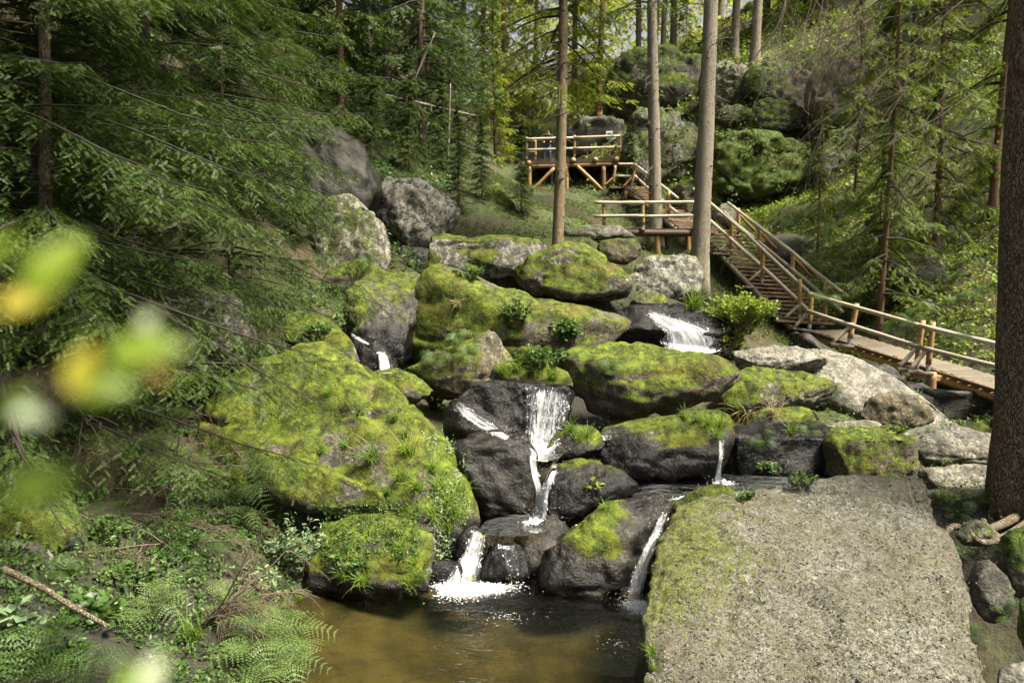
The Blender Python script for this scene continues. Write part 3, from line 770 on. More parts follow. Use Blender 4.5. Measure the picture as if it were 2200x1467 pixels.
B('green cliff block right of the layered pale one', [(1605,232),(1600,165),(1650,138),(1720,142),(1752,190),(1745,235),(1670,246)], 34.2, tilt=10, moss=.6, lichen=.4, warm=.3, seed=73, p=5, facets=9, rough=1.7, deep=.75, name='rock_outcrop', cat='rock')
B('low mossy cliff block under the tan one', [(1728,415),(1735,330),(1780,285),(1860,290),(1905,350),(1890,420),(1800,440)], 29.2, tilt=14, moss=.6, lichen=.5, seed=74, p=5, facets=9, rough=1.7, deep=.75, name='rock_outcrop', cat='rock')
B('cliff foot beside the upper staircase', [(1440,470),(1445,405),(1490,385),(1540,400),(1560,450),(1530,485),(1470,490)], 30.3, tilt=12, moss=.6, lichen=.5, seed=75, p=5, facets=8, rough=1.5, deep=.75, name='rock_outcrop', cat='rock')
B('pale bare rock peeking out beside the upper stairs', [(1535,470),(1545,445),(1575,440),(1588,470),(1570,490)], 28, tilt=14, moss=.2, pale=.7, seed=67, sub=4)
B('long rock ledge behind the lower stairs', [(1640,560),(1650,520),(1700,505),(1760,530),(1800,590),(1780,620),(1700,600)], 25.5, tilt=10, moss=.4, lichen=.3, wet=.3, seed=68, sub=4)
B('fern-hung rock face right of the walkway', [(1900,640),(1910,570),(1960,540),(2040,560),(2080,640),(2060,720),(1960,720)], 21.5, tilt=8, moss=.5, lichen=.4, wet=.2, seed=69, p=3)
B('dark bank of rock in the shade under the walkway', [(1700,770),(1720,725),(1800,730),(1900,790),(2010,850),(2120,870),(2160,920),(2150,985),(2050,965),(1950,900),(1830,810)], 16.8, tilt=22, moss=.0, wet=.75, seed=70, p=3, rough=1.7, facets=9, deep=.75, name='rock_outcrop', cat='rock')  # wet value puts the walkway's shade into the rock colour

# loose stones wedged between the boulders
rs = np.random.default_rng(123)
bpy.context.view_layer.update()
DG0 = bpy.context.evaluated_depsgraph_get()
stone_src = []
for k in range(4):
    v, f = ico(3)
    v = v * np.array([1, rs.uniform(.7, 1), rs.uniform(.5, .75)])
    for _ in range(7):
        dd = norm(rs.normal(size=3)); sx = v @ dd; lim = np.quantile(sx, .99) * rs.uniform(.65, .9)
        v = v - np.maximum(sx - lim, 0)[:, None] * dd
    n_ = vert_normals(v, f); v = v + n_ * (.06 * fbm(v * 2.2 + k * 9, 3, k))[:, None]
    n_ = vert_normals(v, f)
    me = new_mesh('stone', v, f, True)
    for nm, ar in (('moss', np.clip(smooth(-.1, .8, n_[:, 2]) * (.2, .7, .9, 0)[k], 0, 1)), ('wet', np.full(len(v), (.8, .2, .1, 1.0)[k]))):
        at = me.attributes.new(nm, 'FLOAT', 'POINT'); at.data.foreach_set('value', ar.astype(np.float32))
    me.materials.append(M['rock'])
    stone_src.append(me)
KN = ('small damp stone', 'small half-mossed stone', 'small moss-capped stone', 'small black wet stone')
for k in range(64):
    t = rs.uniform(0, 1); c = SPL[int(t * 79)]
    x, y = c[0] + rs.normal(0, 1.3), c[1] + rs.normal(0, .5)
    if k > 44:
        x, y = rs.uniform(3.8, 8.5), rs.uniform(9.5, 15)
    ok, loc, nr, i_, ob_, m_ = SC.ray_cast(DG0, Vector((x, y, 30)), Vector((0, 0, -1)))
    if not ok or ob_.name != 'ground' or loc.z < -.15: continue
    kk = rs.integers(0, 4); sz = rs.uniform(.1, .3)
    o = link('stone', stone_src[kk], None, loc=(loc.x, loc.y, loc.z + sz * .15), label=KN[kk] + (' wedged among the boulders of the stream' if k <= 44 else ' wedged among the rocks below the walkway'), cat='stone', group='loose stones between the boulders')
    o.rotation_euler = (rs.uniform(-.3, .3), rs.uniform(-.3, .3), rs.uniform(0, 6.28)); o.scale = (sz * rs.uniform(.8, 1.3), sz, sz)
    o['lichen'] = .3; o['warm'] = float(rs.uniform(0, .5)); o['pale'] = 0.0; o['deep'] = 0.0
# ------------------------------------------------------------------ water
bpy.context.view_layer.update()
DG = bpy.context.evaluated_depsgraph_get()
EV = Vector(EYE)

def hit(px, py):
    """First surface of ground or rock seen at a photo position: point, normal."""
    r = rays(px, py)
    d = Vector(r).normalized()
    ok, loc, nr, i, ob, m = SC.ray_cast(DG, EV, d, distance=300)
    return (np.array(loc), np.array(nr)) if ok else (P(px, py, 40.0), np.array([0, 0, 1.0]))

def drop(x, y, top=60.0):
    ok, loc, nr, i, ob, m = SC.ray_cast(DG, Vector((x, y, top)), Vector((0, 0, -1)), distance=200)
    return (np.array(loc), np.array(nr)) if ok else (np.array([x, y, float(tz(np.array(x), np.array(y)))]), np.array([0, 0, 1.0]))

nx, ny = 90, 90
X, Y = np.meshgrid(np.linspace(-4.2, 3.6, nx), np.linspace(2.6, 10.2, ny))
Zp = 0.012 * fbm(np.stack([X * 1.6, Y * 2.4, X * 0], -1), 3, 3) + .02 * np.exp(-((X + .5) ** 2 + (Y - 8.95) ** 2) / .3) * np.sin(16 * np.hypot(X + .5, Y - 9.2))
ii = np.arange(nx * ny).reshape(ny, nx)
qd = np.stack([ii[:-1, :-1], ii[:-1, 1:], ii[1:, 1:], ii[1:, :-1]], -1).reshape(-1, 4)
link('pool_water', new_mesh('pool_water', np.stack([X, Y, Zp], -1), qd, True), M['pool'], kind='structure', label='clear brown pool below the rocks')

def level_pool(pts, z, label):
    w = W(np.array([p[0] for p in pts]), np.array([p[1] for p in pts]), z)
    w = spline(np.concatenate([w, w[:1]]), 60)[:-1]
    c = w.mean(0)
    rings = [c + (w - c) * s for s in (1.0, .8, .6, .4, .2)]
    v = np.concatenate(rings + [c[None]])
    v[:, 2] += .014 * fbm(v * np.array([5, 8, 1.]), 2, 8)
    n = len(w); k = np.arange(n); k2 = (k + 1) % n
    f = []
    for i in range(4):
        a, b = i * n, (i + 1) * n
        f += [np.stack([a + k, a + k2, b + k2], -1), np.stack([a + k, b + k2, b + k], -1)]
    f.append(np.stack([4 * n + k, 4 * n + k2, np.full(n, 5 * n)], -1))
    link('stream_water', new_mesh('stream_water', v, np.concatenate(f), True), M['stream'], kind='structure', label=label)
level_pool([(1030,1142),(1042,1122),(1090,1108),(1160,1106),(1195,1120),(1180,1138),(1120,1150),(1060,1150)], .5, 'shallow rock basin between the narrow falls and the foaming fall')
level_pool([(1345,1078),(1362,1045),(1420,1022),(1560,1018),(1740,1030),(1740,1066),(1620,1075),(1500,1092),(1420,1090)], .66, 'dark stream basin behind the flat slab')
level_pool([(1132,980),(1136,952),(1205,946),(1208,978),(1170,988)], 1.08, 'small basin under the central sheet of falling water')

RW = np.random.default_rng(77)
OCT = (np.array([(1, 0, 0), (-1, 0, 0), (0, 1, 0), (0, -1, 0), (0, 0, 1), (0, 0, -1)], float), np.array([(0, 2, 4), (2, 1, 4), (1, 3, 4), (3, 0, 4), (2, 0, 5), (1, 2, 5), (3, 1, 5), (0, 3, 5)]))
def waterfall(label, pts, dens=.6, nl=44, na=22, lift=.025, foam=None, strands=40):
    pts = np.asarray(pts, float)
    path = spline(pts, nl)
    tan = norm(np.gradient(path[:, :2], axis=0))
    side = np.stack([tan[:, 1], -tan[:, 0]], -1)
    side[:, 1] *= .35
    u = np.linspace(-1, 1, na)
    PX = path[:, None, 0] + side[:, None, 0] * path[:, None, 2] * u[None]
    PY = path[:, None, 1] + side[:, None, 1] * path[:, None, 2] * u[None]
    V = np.zeros((nl, na, 3)); prev = None
    for i in range(nl):
        row = []
        for j in range(na):
            l, n = hit(PX[i, j], PY[i, j])
            row.append(l[1] - lift)
        row = np.array(row)
        if prev is not None:
            row = np.minimum(row, prev + .003)
            row = np.maximum(row, prev - .35)
        row = np.convolve(np.pad(row, 3, mode='edge'), np.ones(7) / 7, 'valid')
        prev = row
        V[i] = P(PX[i], PY[i], row)
    for _ in range(3):
        V[1:-1] = .5 * V[1:-1] + .25 * (V[:-2] + V[2:])
    seg = np.linalg.norm(np.gradient(V, axis=0), axis=-1).mean(1)
    vv = np.cumsum(seg); wid = np.linalg.norm(V[:, -1] - V[:, 0], axis=-1).mean()
    bul = fbm(np.stack([np.broadcast_to(u[None] * wid * 8, (nl, na)), np.broadcast_to(vv[:, None] * 2.0, (nl, na)), np.zeros((nl, na))], -1), 3, 4)
    V[..., 1] -= .018 * bul
    root = empty('waterfall', V[-1].mean(0), label, 'waterfall')
    root['kind'] = 'structure'
    O = V[-1].mean(0)
    ii = np.arange(nl * na).reshape(nl, na)
    q = np.stack([ii[:-1, :-1], ii[:-1, 1:], ii[1:, 1:], ii[1:, :-1]], -1).reshape(-1, 4)
    me = new_mesh('water_sheet', V.reshape(-1, 3) - O, q, True)
    uvl = me.uv_layers.new(name='UVMap')
    uvs = np.stack([np.broadcast_to(u[None] * wid / 2, (nl, na)), np.broadcast_to(vv[:, None], (nl, na))], -1).reshape(-1, 2)
    li = np.empty(len(me.loops), np.int32); me.loops.foreach_get('vertex_index', li)
    uvl.data.foreach_set('uv', uvs[li].astype(np.float32).ravel())
    de = dens * (1 - .75 * np.abs(u)[None] ** 3) * np.ones((nl, 1))
    de = de * smooth(-.02, .12, np.linspace(0, 1, nl))[:, None] ** .5 + .12 * np.linspace(0, 1, nl)[:, None]
    at = me.attributes.new('dens', 'FLOAT', 'POINT'); at.data.foreach_set('value', de.astype(np.float32).ravel())
    link('water_sheet', me, M['fall'], parent=root)
    mb = MB()
    for k in range(strands):                       # separate threads in front of the sheet
        pass
    nd = strands * 2                                # short falling dashes just off the sheet
    ia = (RW.uniform(0, 1, nd) ** .7 * (nl - 2)).astype(int); ja = RW.integers(0, na, nd)
    q0 = V[ia, ja] - O; dq = norm(V[np.minimum(ia + 2, nl - 1), ja] - V[ia, ja] + np.array([0, 0, -1e-4]))
    q0[:, 1] -= RW.uniform(.0, .05, nd); q0 += RW.normal(0, .006, q0.shape)
    ov, of = OCT
    mb.add(*place(ov * np.array([1, .2, .2]), of, q0, dq, np.array([0, -1., .2]), RW.uniform(.006, .026, nd)))
    n = strands * 4                                 # flying drops near the foot
    c = V[-1][RW.integers(0, na, n)] - O + RW.normal(0, 1, (n, 3)) * np.array([.10, .08, .05]) * (1 + wid) + np.array([0, -.05, .05])
    ov, of = OCT
    mb.add(*place(ov, of, c, np.array([1., 0, 0]), np.array([0, 0, 1.]), RW.uniform(.0015, .005, n)))
    link('water_thread', mb.mesh('water_thread', True), M['foam'], parent=root, kind='stuff')
    return V

waterfall('broad central sheet of white water over the dark block', [(1174,833,44),(1172,870,43),(1168,910,40),(1165,958,36)], .5, strands=90)
waterfall('thin wisp of water at the right edge of the central sheet', [(1219,842,7),(1214,880,9),(1206,908,8)], .35, strands=10)
waterfall('short white chute below the central sheet', [(1166,952,36),(1163,972,24),(1158,990,20)], .95, strands=20)
waterfall('left arm of the forked narrow fall', [(1142,975,8),(1150,1020,9),(1160,1060,9),(1157,1116,13)], .66, strands=24)
waterfall('right arm of the forked narrow fall', [(1194,992,9),(1181,1030,11),(1168,1060,11),(1160,1116,15)], .78, strands=30)
waterfall('white stream sliding down beside the whaleback boulder', [(974,858,10),(1000,886,22),(1038,912,26),(1090,942,14)], .5, strands=30)
waterfall('foaming fall that spreads into the pool', [(1030,1138,18),(1023,1165,19),(1012,1200,24),(1000,1240,36),(992,1268,52)], .7, strands=90)
waterfall('thin dripping threads on the dark wet rock', [(1085,1166,22),(1098,1200,14),(1104,1255,12)], .2, strands=7)
waterfall('upper white stream spilling over the wet shelf', [(1392,670,14),(1428,690,34),(1468,714,60),(1490,764,66)], .58, strands=60)
waterfall('little white spout in the left gully', [(811,756,6),(822,764,10),(829,802,13)], .92, strands=14)
waterfall('faint trickle at the top of the left gully', [(750,714,5),(768,726,8),(792,740,5)], .6, strands=6)
waterfall('thin fall beside the dry grass clump', [(1552,942,8),(1549,975,5),(1546,1000,5),(1541,1036,8)], .62, strands=16)
waterfall('white rush between the mossy boulder and the slab', [(1430,1100,9),(1412,1140,12),(1390,1190,14),(1372,1240,16),(1358,1292,18)], .6, strands=60)
waterfall('dark trickle under the largest green-topped boulder', [(1296,884,12),(1300,915,12),(1306,945,10)], .25, strands=8)

def foam_patch(label, c, rx, ry, n, z, seed, sz=.02):
    r = np.random.default_rng(seed)
    o = W(c[0], c[1], z)
    a = r.uniform(0, 2 * math.pi, n); rr = np.abs(r.normal(0, .5, n))
    arc = .75 + .25 * np.sin(a * 3 + 1)
    p = np.stack([np.cos(a) * rr * rx * arc, np.sin(a) * rr * ry * arc, np.zeros(n)], -1)
    p[:, 2] = .012 * r.normal(size=n) + .05 * np.exp(-rr * 2.5)
    ov, of = OCT
    s = sz * r.uniform(.3, 1.2, n) * (1.15 - .6 * np.clip(rr, 0, 1))
    mv, mf = place(ov * np.array([1, 1, .55]), of, p, np.array([1., 0, 0]), np.array([0, 0, 1.]), s)
    m = new_mesh('foam', mv, mf, True)
    ki, kj = 14, 40
    R_, A_ = np.meshgrid(np.linspace(0, 1.25, ki), np.arange(kj) / kj * 2 * math.pi, indexing='ij')
    dv = np.stack([np.cos(A_) * R_ * rx, np.sin(A_) * R_ * ry, .006 + .03 * np.exp(-R_ * 4)], -1)
    ii = np.arange(ki * kj).reshape(ki, kj); nx_ = np.roll(ii, -1, 1)
    dm = new_mesh('froth', dv.reshape(-1, 3), np.stack([ii[:-1], nx_[:-1], nx_[1:], ii[1:]], -1).reshape(-1, 4), True)
    uvl = dm.uv_layers.new(name='UVMap')
    li = np.empty(len(dm.loops), np.int32); dm.loops.foreach_get('vertex_index', li)
    uvl.data.foreach_set('uv', (dv.reshape(-1, 3)[li, :2] * np.array([.35, 1.6])).astype(np.float32).ravel())
    at = dm.attributes.new('dens', 'FLOAT', 'POINT')
    at.data.foreach_set('value', np.clip((1.05 if sz > .015 else .35) - R_ * .85, 0, 1).astype(np.float32).ravel())
    fo_ = link('foam', m, M['foam'], loc=o, kind='stuff', label=label, cat='foam')
    link('froth', dm, M['fall'], parent=fo_)
foam_patch('churning white foam where the wide fall meets the pool', (1008,1266), .54, .28, 9000, 0.015, 1, .021)
foam_patch('foam flecks drifting on the brown pool', (1090,1330), .95, .5, 120, 0.002, 2, .006)
foam_patch('white foam at the foot of the rush beside the slab', (1375,1305), .24, .28, 1200, 0.0, 3, .016)
foam_patch('foam under the forked narrow fall', (1150,1124), .22, .1, 500, .51, 4, .022)
foam_patch('splash under the thin fall beside the dry grass', (1555,1040), .22, .1, 320, .67, 5, .018)
foam_patch('foam flecks in front of the flat slab', (1330,1390), .5, .45, 70, 0.002, 6, .006)
foam_patch('foam in the basin under the central sheet', (1165,962), .28, .08, 500, 1.09, 7, .022)
foam_patch('foam at the inlet left of the mossy pool boulder', (1238,1142), .1, .06, 160, .53, 8, .02)
foam_patch('foam in the dark basin behind the slab', (1470,1075), .4, .1, 260, .67, 9, .014)
# ------------------------------------------------------------------ timber stairs, walkway and platforms
M['rail'] = mat_wood('weathered_rail', (0.28, 0.235, 0.175), (0.5, 0.43, 0.33))
M['post'] = mat_wood('peeled_post', (0.25, 0.15, 0.062), (0.42, 0.265, 0.115))
M['deck'] = mat_wood('deck_board', (0.095, 0.074, 0.052), (0.17, 0.138, 0.10))
M['tread'] = mat_wood('stair_tread', (0.16, 0.10, 0.055), (0.30, 0.195, 0.11))
M['beam'] = mat_wood('dark_beam', (0.055, 0.035, 0.022), (0.12, 0.075, 0.042))
M['zinc'] = mat_plain('galvanised_steel', (0.42, 0.45, 0.48), 0.4, Metallic=0.7)
RL = np.random.default_rng(5)

def log(name, a, b, r, mat, parent, sides=10, taper=.92, bend=.006):
    a, b = np.asarray(a, float), np.asarray(b, float).copy()
    if name in ('support_post', 'stair_leg'):          # down to the ground
        b[2] = min(b[2], drop(b[0], b[1], b[2] + .8)[0][2] - .06)
    O = np.array(parent.location)
    n = 7
    t = np.linspace(0, 1, n)[:, None]
    L = np.linalg.norm(b - a)
    p = a * (1 - t) + b * t + np.sin(t * math.pi) * RL.normal(0, bend * L, 3)
    rad = r * np.linspace(1, taper, n) * (1 + .04 * RL.normal(size=n))
    v, f = tube_geo(p - O, rad, sides)
    return link(name, new_mesh(name, v, f, True), M[mat], parent=parent)

def board(name, a, b, wid, thick, mat, parent, across=None, jit=.006):
    """A board from a to b (long axis), its width along `across`, top at the line a-b."""
    a, b = np.asarray(a, float), np.asarray(b, float)
    O = np.array(parent.location)
    x = norm(b - a)
    y = norm(np.asarray(across, float) - x * (np.asarray(across, float) @ x))
    z = np.cross(x, y); z = z if z[2] > 0 else -z
    j = RL.normal(0, jit, 4)
    a2, b2 = a + x * j[0] + z * j[1] * .5, b + x * j[2] + z * j[3] * .5
    bv = min(.008, thick * .2)
    prof = [(-wid / 2, -thick), (wid / 2, -thick), (wid / 2, -bv), (wid / 2 - bv, 0), (-wid / 2 + bv, 0), (-wid / 2, -bv)]
    v = np.array([q + y * u + z * w for q in (a2, b2) for u, w in prof]) - O
    k = len(prof)
    f = [[i, (i + 1) % k, k + (i + 1) % k, k + i] for i in range(k)] + [list(range(k))[::-1], list(range(k, 2 * k))]
    return link(name, new_mesh(name, v, f), M[mat], parent=parent)

def lerp(a, b, t):
    return np.asarray(a, float) * (1 - t) + np.asarray(b, float) * t

def post(parent, base, top, d, r=.062, shoe=True):
    a, b = P(base[0], base[1], d), P(top[0], top[1], d)
    o = log('post', a + (b - a) * .12 if shoe else a, b, r, 'post', parent)
    if shoe:
        log('post_shoe', a - (b - a) * .03, a + (b - a) * .24, r * .8, 'zinc', parent, 8, 1.0, 0)
    return o

# --- sloping walkway on the right
wk = empty('walkway', P(2000, 868, 17.0), 'sloping plank walkway with one log railing at the right edge', 'walkway')
A, Bq = P(1742, 709, 20.6), P(2185, 848, 15.4)
run = Bq - A
for i in range(22):
    c = A + run * (i + .5) / 22
    board('deck_board', c, c + np.array([.84, .1, 0]), np.linalg.norm(run) / 22 - .03, .05, 'deck', wk, across=run, jit=.012)
log('side_beam', A + np.array([.06, 0, -.20]), Bq + np.array([.06, 0, -.20]), .10, 'post', wk, 12)
log('side_beam', A + np.array([.85, .1, -.20]), Bq + np.array([.85, .1, -.20]), .10, 'post', wk, 12)
board('edge_board', A + np.array([-.03, 0, -.005]), Bq + np.array([-.03, 0, -.005]), .07, .07, 'beam', wk, across=(1, 0, 0), jit=0)
wp = [((1739,704),(1744,628),20.3), ((1824,737),(1841,652),18.9), ((1969,790),(1983,688),17.05), ((1993,795),(2004,692),16.85), ((2185,850),(2195,742),15.3)]
for (bs, tp, d) in wp:
    post(wk, bs, tp, d)
    m = P(bs[0] + (tp[0] - bs[0]) * .5, bs[1] + (tp[1] - bs[1]) * .5, d)
    e = P(bs[0] - 36 * 18 / d, bs[1] - 1, d)
    log('brace', m, e, .048, 'rail', wk)
    board('outrigger', e + np.array([-.06, 0, .0]), P(bs[0], bs[1] + 5, d) + np.array([.1, 0, 0]), .16, .05, 'deck', wk, across=(0, 1, 0))
def rail(parent, pts, r=.052):
    for (p0, p1) in zip(pts[:-1], pts[1:]):
        log('rail', P(*p0), P(*p1), r, 'rail', parent, 10, .95, .004)
rail(wk, [(1738,632,20.25),(1979,700,16.98)]); rail(wk, [(1975,699,17.0),(2200,752,15.2)])
rail(wk, [(1734,668,20.25),(1975,745,16.98)]); rail(wk, [(1970,744,17.0),(2200,800,15.2)])
log('support_post', P(2000, 800, 16.9), P(2000, 882, 16.9), .11, 'post', wk, 12)
log('support_post', P(2075, 812, 16.9) + np.array([.1, .2, 0]), P(2075, 880, 16.9) + np.array([.1, .2, -.3]), .10, 'post', wk, 12)
board('cross_beam', P(1960, 799, 16.95), P(2075, 812, 16.95), .16, .12, 'post', wk, across=(0, 1, 0))

# --- main flight of stairs
st = empty('staircase', P(1740, 692, 21.5), 'long log-railed staircase climbing from the walkway to the middle platform', 'staircase')
NT_ = 23
for i in range(NT_):
    t = i / (NT_ - 1)
    d = 21.5 + 4.5 * t
    l, r = P(1692 + (1499 - 1692) * t, 688 + (490 - 688) * t, d), P(1790 + (1590 - 1790) * t, 693 + (497 - 693) * t, d)
    ext = np.array([-.02, 0, 0])
    if i in (0, 8, 16):
        ext = np.array([-.32, 0, .02])
    board('tread', l + ext, r, .26, .05, 'tread', st, across=(0, 1, 0), jit=.01)
for dx in (.1, .95):
    log('stringer', P(1692, 699, 21.4) + np.array([dx, 0, -.08]), P(1499, 499, 26.0) + np.array([dx, 0, -.08]), .085, 'deck', st, 10)
for (bs, tp, d) in [((1570,543),(1571,474),25.0), ((1637,606),(1638,532),23.4), ((1718,684),(1718,600),21.6)]:
    post(st, bs, tp, d)
    m = P(bs[0], bs[1] + (tp[1] - bs[1]) * .36, d)
    log('brace', m, P(bs[0] - 30 * 22 / d, bs[1] - 2, d), .045, 'rail', st)
for (bs, tp, d) in [((1586,516),(1586,447),26.0), ((1631,553),(1631,484),24.9), ((1703,620),(1703,541),23.2), ((1773,692),(1773,598),21.6)]:
    post(st, bs, tp, d, shoe=False)
    log('brace', P(tp[0] + 2, tp[1] + 14, d + .05), P(tp[0] + 42 * 22 / d, tp[1] + 58 * 22 / d, d + .25), .045, 'post', st)
rail(st, [(1490,406,26.9),(1600,500,24.2)]); rail(st, [(1556,456,25.3),(1742,632,21.3)])
rail(st, [(1490,443,26.9),(1612,551,24.0)]); rail(st, [(1604,543,24.2),(1738,668,21.3)])
rail(st, [(1564,436,26.5),(1704,543,23.1)]); rail(st, [(1700,540,23.2),(1822,638,20.8)])
rail(st, [(1588,486,26.0),(1704,580,23.1)]); rail(st, [(1698,576,23.2),(1810,670,20.9)])
for (a, b, d) in [((1562,548),(1549,594),25.1), ((1590,580),(1583,612),24.4), ((1655,640),(1650,672),22.8)]:
    log('stair_leg', P(*a, d), P(*b, d), .09, 'beam', st)

# --- middle platform
mp = empty('platform', P(1412, 557, 26.2), 'middle timber platform with two-bar railing behind the grey trunk', 'platform')
for i in range(17):
    x0 = 1290 + (1502 - 1290) * (i + .5) / 17
    c = P(x0, 491, 26.0)
    board('deck_board', c, c + np.array([0, 1.5, 0]), 3.3 / 17 - .012, .05, 'deck', mp, across=(1, 0, 0))
log('side_beam', P(1288, 499, 26.05), P(1504, 501, 26.05), .12, 'beam', mp, 12, bend=.001)
log('side_beam', P(1288, 499, 26.05) + np.array([0, 1.3, 0]), P(1504, 501, 26.05) + np.array([0, 1.3, 0]), .12, 'beam', mp, 12, bend=.001)
for x in (1297, 1381, 1492):
    post(mp, (x + 1, 490), (x, 434), 25.95)
    log('joist', P(x, 494, 25.85), P(x, 494, 25.85) + np.array([0, 1.6, 0]), .085, 'beam', mp)
rail(mp, [(1276,435,25.9),(1384,435,25.9)]); rail(mp, [(1380,435,25.95),(1500,434,25.95)])
rail(mp, [(1276,465,25.9),(1384,464,25.9)]); rail(mp, [(1380,465,25.95),(1500,463,25.95)])
log('support_post', P(1412, 503, 26.1), P(1412, 558, 26.1), .1, 'post', mp, 12)
log('support_post', P(1478, 503, 27.2), P(1478, 560, 27.2), .1, 'post', mp, 12)
log('support_post', P(1310, 503, 27.2), P(1310, 545, 27.2), .1, 'post', mp, 12)

# --- upper flight
us = empty('staircase', P(1450, 470, 27.2), 'short upper staircase leading from the middle platform to the high platform', 'staircase')
for i in range(19):
    t = i / 18
    d = 27.2 + 5.4 * t
    l, r = P(1462 + (1350 - 1462) * t, 492 + (405 - 492) * t, d), P(1540 + (1404 - 1540) * t, 498 + (408 - 498) * t, d)
    board('tread', l, r, .26, .05, 'tread', us, across=(0, 1, 0), jit=.01)
for dx in (.08, .95):
    log('stringer', P(1462, 500, 27.1) + np.array([dx, 0, -.08]), P(1345, 408, 32.8) + np.array([dx, 0, -.08]), .085, 'deck', us)
for i in range(5):
    c = P(1312, 402, 32.9) + np.array([.0, .3 * i, 0])
    board('landing_board', c, c + np.array([1.6, 0, 0]), .28, .05, 'tread', us, across=(0, 1, 0))
for (bs, tp, d) in [((1317,400),(1322,356),32.8), ((1357,403),(1364,350),32.6), ((1437,471),(1437,412),28.6)]:
    post(us, bs, tp, d)
    log('brace', P(bs[0], bs[1] + (tp[1] - bs[1]) * .4, d), P(bs[0] - 20 * 30 / d, bs[1] - 1, d), .045, 'post', us)
rail(us, [(1328,353,32.8),(1368,353,32.6)]); rail(us, [(1366,355,32.6),(1456,426,28.0)])
rail(us, [(1322,378,32.8),(1368,379,32.6)]); rail(us, [(1366,380,32.6),(1454,457,28.0)])
log('stair_leg', P(1344, 412, 32.5), P(1344, 432, 32.5), .09, 'beam', us)
log('stair_leg', P(1434, 478, 28.6), P(1434, 505, 28.6), .09, 'beam', us)

# --- high platform
hp = empty('platform', P(1217, 416, 33.5), 'high timber viewing platform on braced log posts', 'platform')
for i in range(20):
    c = lerp(P(1128, 343, 33.5), P(1337, 338, 33.5), (i + .5) / 20)
    board('deck_board', c, c + np.array([0, 2.6, 0]), 4.08 / 20 - .012, .05, 'deck', hp, across=(1, 0, 0))
board('edge_board', P(1127, 345, 33.45), P(1338, 339, 33.45), .06, .16, 'beam', hp, across=(0, 1, 0), jit=0)
for (bs, tp) in [((1131,341),(1131,295)), ((1234,336),(1234,291)), ((1332,337),(1332,287))]:
    post(hp, bs, tp, 33.4)
rail(hp, [(1126,299,33.35),(1236,296,33.35)]); rail(hp, [(1232,296,33.35),(1334,292,33.35)])
rail(hp, [(1126,323,33.35),(1236,319,33.35)]); rail(hp, [(1232,319,33.35),(1334,316,33.35)])
rail(hp, [(1331,290,33.5),(1318,296,35.9)]); rail(hp, [(1331,314,33.5),(1318,318,35.9)])
rail(hp, [(1322,297,34.2),(1262,339,35.6)], .045); rail(hp, [(1325,318,34.2),(1294,339,35.6)], .045)
rail(hp, [(1131,299,33.5),(1148,303,35.9)]); rail(hp, [(1131,323,33.5),(1148,325,35.9)])
post(hp, (1150,342), (1150,300), 35.9); post(hp, (1293,339), (1293,318), 35.4)
for x, y in ((1136,350),(1232,344),(1280,343),(1325,342)):
    log('joist', P(x, y, 33.3), P(x, y, 33.3) + np.array([0, 2.7, 0]), .1, 'post', hp)
log('lower_beam', P(1129, 358, 33.5), P(1329, 352, 33.5), .085, 'post', hp, 12, bend=.001)
log('lower_beam', P(1129, 358, 33.5) + np.array([0, 2.2, 0]), P(1329, 352, 33.5) + np.array([0, 2.2, 0]), .085, 'post', hp, 12, bend=.001)
for x, yb in ((1138,416),(1217,420),(1297,422)):
    log('support_post', P(x, 358, 33.5), P(x, yb, 33.5), .09, 'post', hp, 12)
    log('support_post', P(x, 358, 33.5) + np.array([0, 2.2, 0]), P(x, yb, 33.5) + np.array([0, 2.2, 0]), .09, 'beam', hp, 12)
log('brace', P(1139, 414, 33.4), P(1191, 361, 33.4), .075, 'post', hp)
log('brace', P(1240, 357, 33.4), P(1295, 410, 33.4), .075, 'post', hp)

# --- notice board, nest box, visitor
sg = empty('notice_board', P(1309, 340, 35.0), 'small white and green notice board behind the high platform railing', 'sign')
log('pole', P(1309, 345, 35.02), P(1309, 284, 35.02), .03, 'post', sg)
def panel(name, x0, y0, x1, y1, d, mat, parent, th=.02):
    a, b, c = P(x0, y0, d), P(x1, y0, d), P(x0, y1, d)
    O = np.array(parent.location)
    v = []
    for e in (0, th):
        for q in (P(x0, y0, d), P(x1, y0, d), P(x1, y1, d), P(x0, y1, d)):
            v.append(q + np.array([0, e, 0]) - O)
    f = [[0, 1, 2, 3], [7, 6, 5, 4], [0, 4, 5, 1], [1, 5, 6, 2], [2, 6, 7, 3], [3, 7, 4, 0]]
    return link(name, new_mesh(name, np.array(v), f), mat, parent=parent)
M['white'] = mat_plain('white_enamel', (0.75, 0.78, 0.8), .4)
M['green'] = mat_plain('green_enamel', (0.03, 0.2, 0.13), .4)
M['darkprint'] = mat_plain('dark_print', (0.06, 0.08, 0.08), .5)
panel('panel', 1302.5, 282, 1316, 293, 34.98, M['white'], sg)
panel('picture', 1304.5, 285.5, 1314, 291.5, 34.975, M['darkprint'], sg, .003)
panel('green_strip', 1302.5, 294, 1316, 300, 34.98, M['green'], sg)

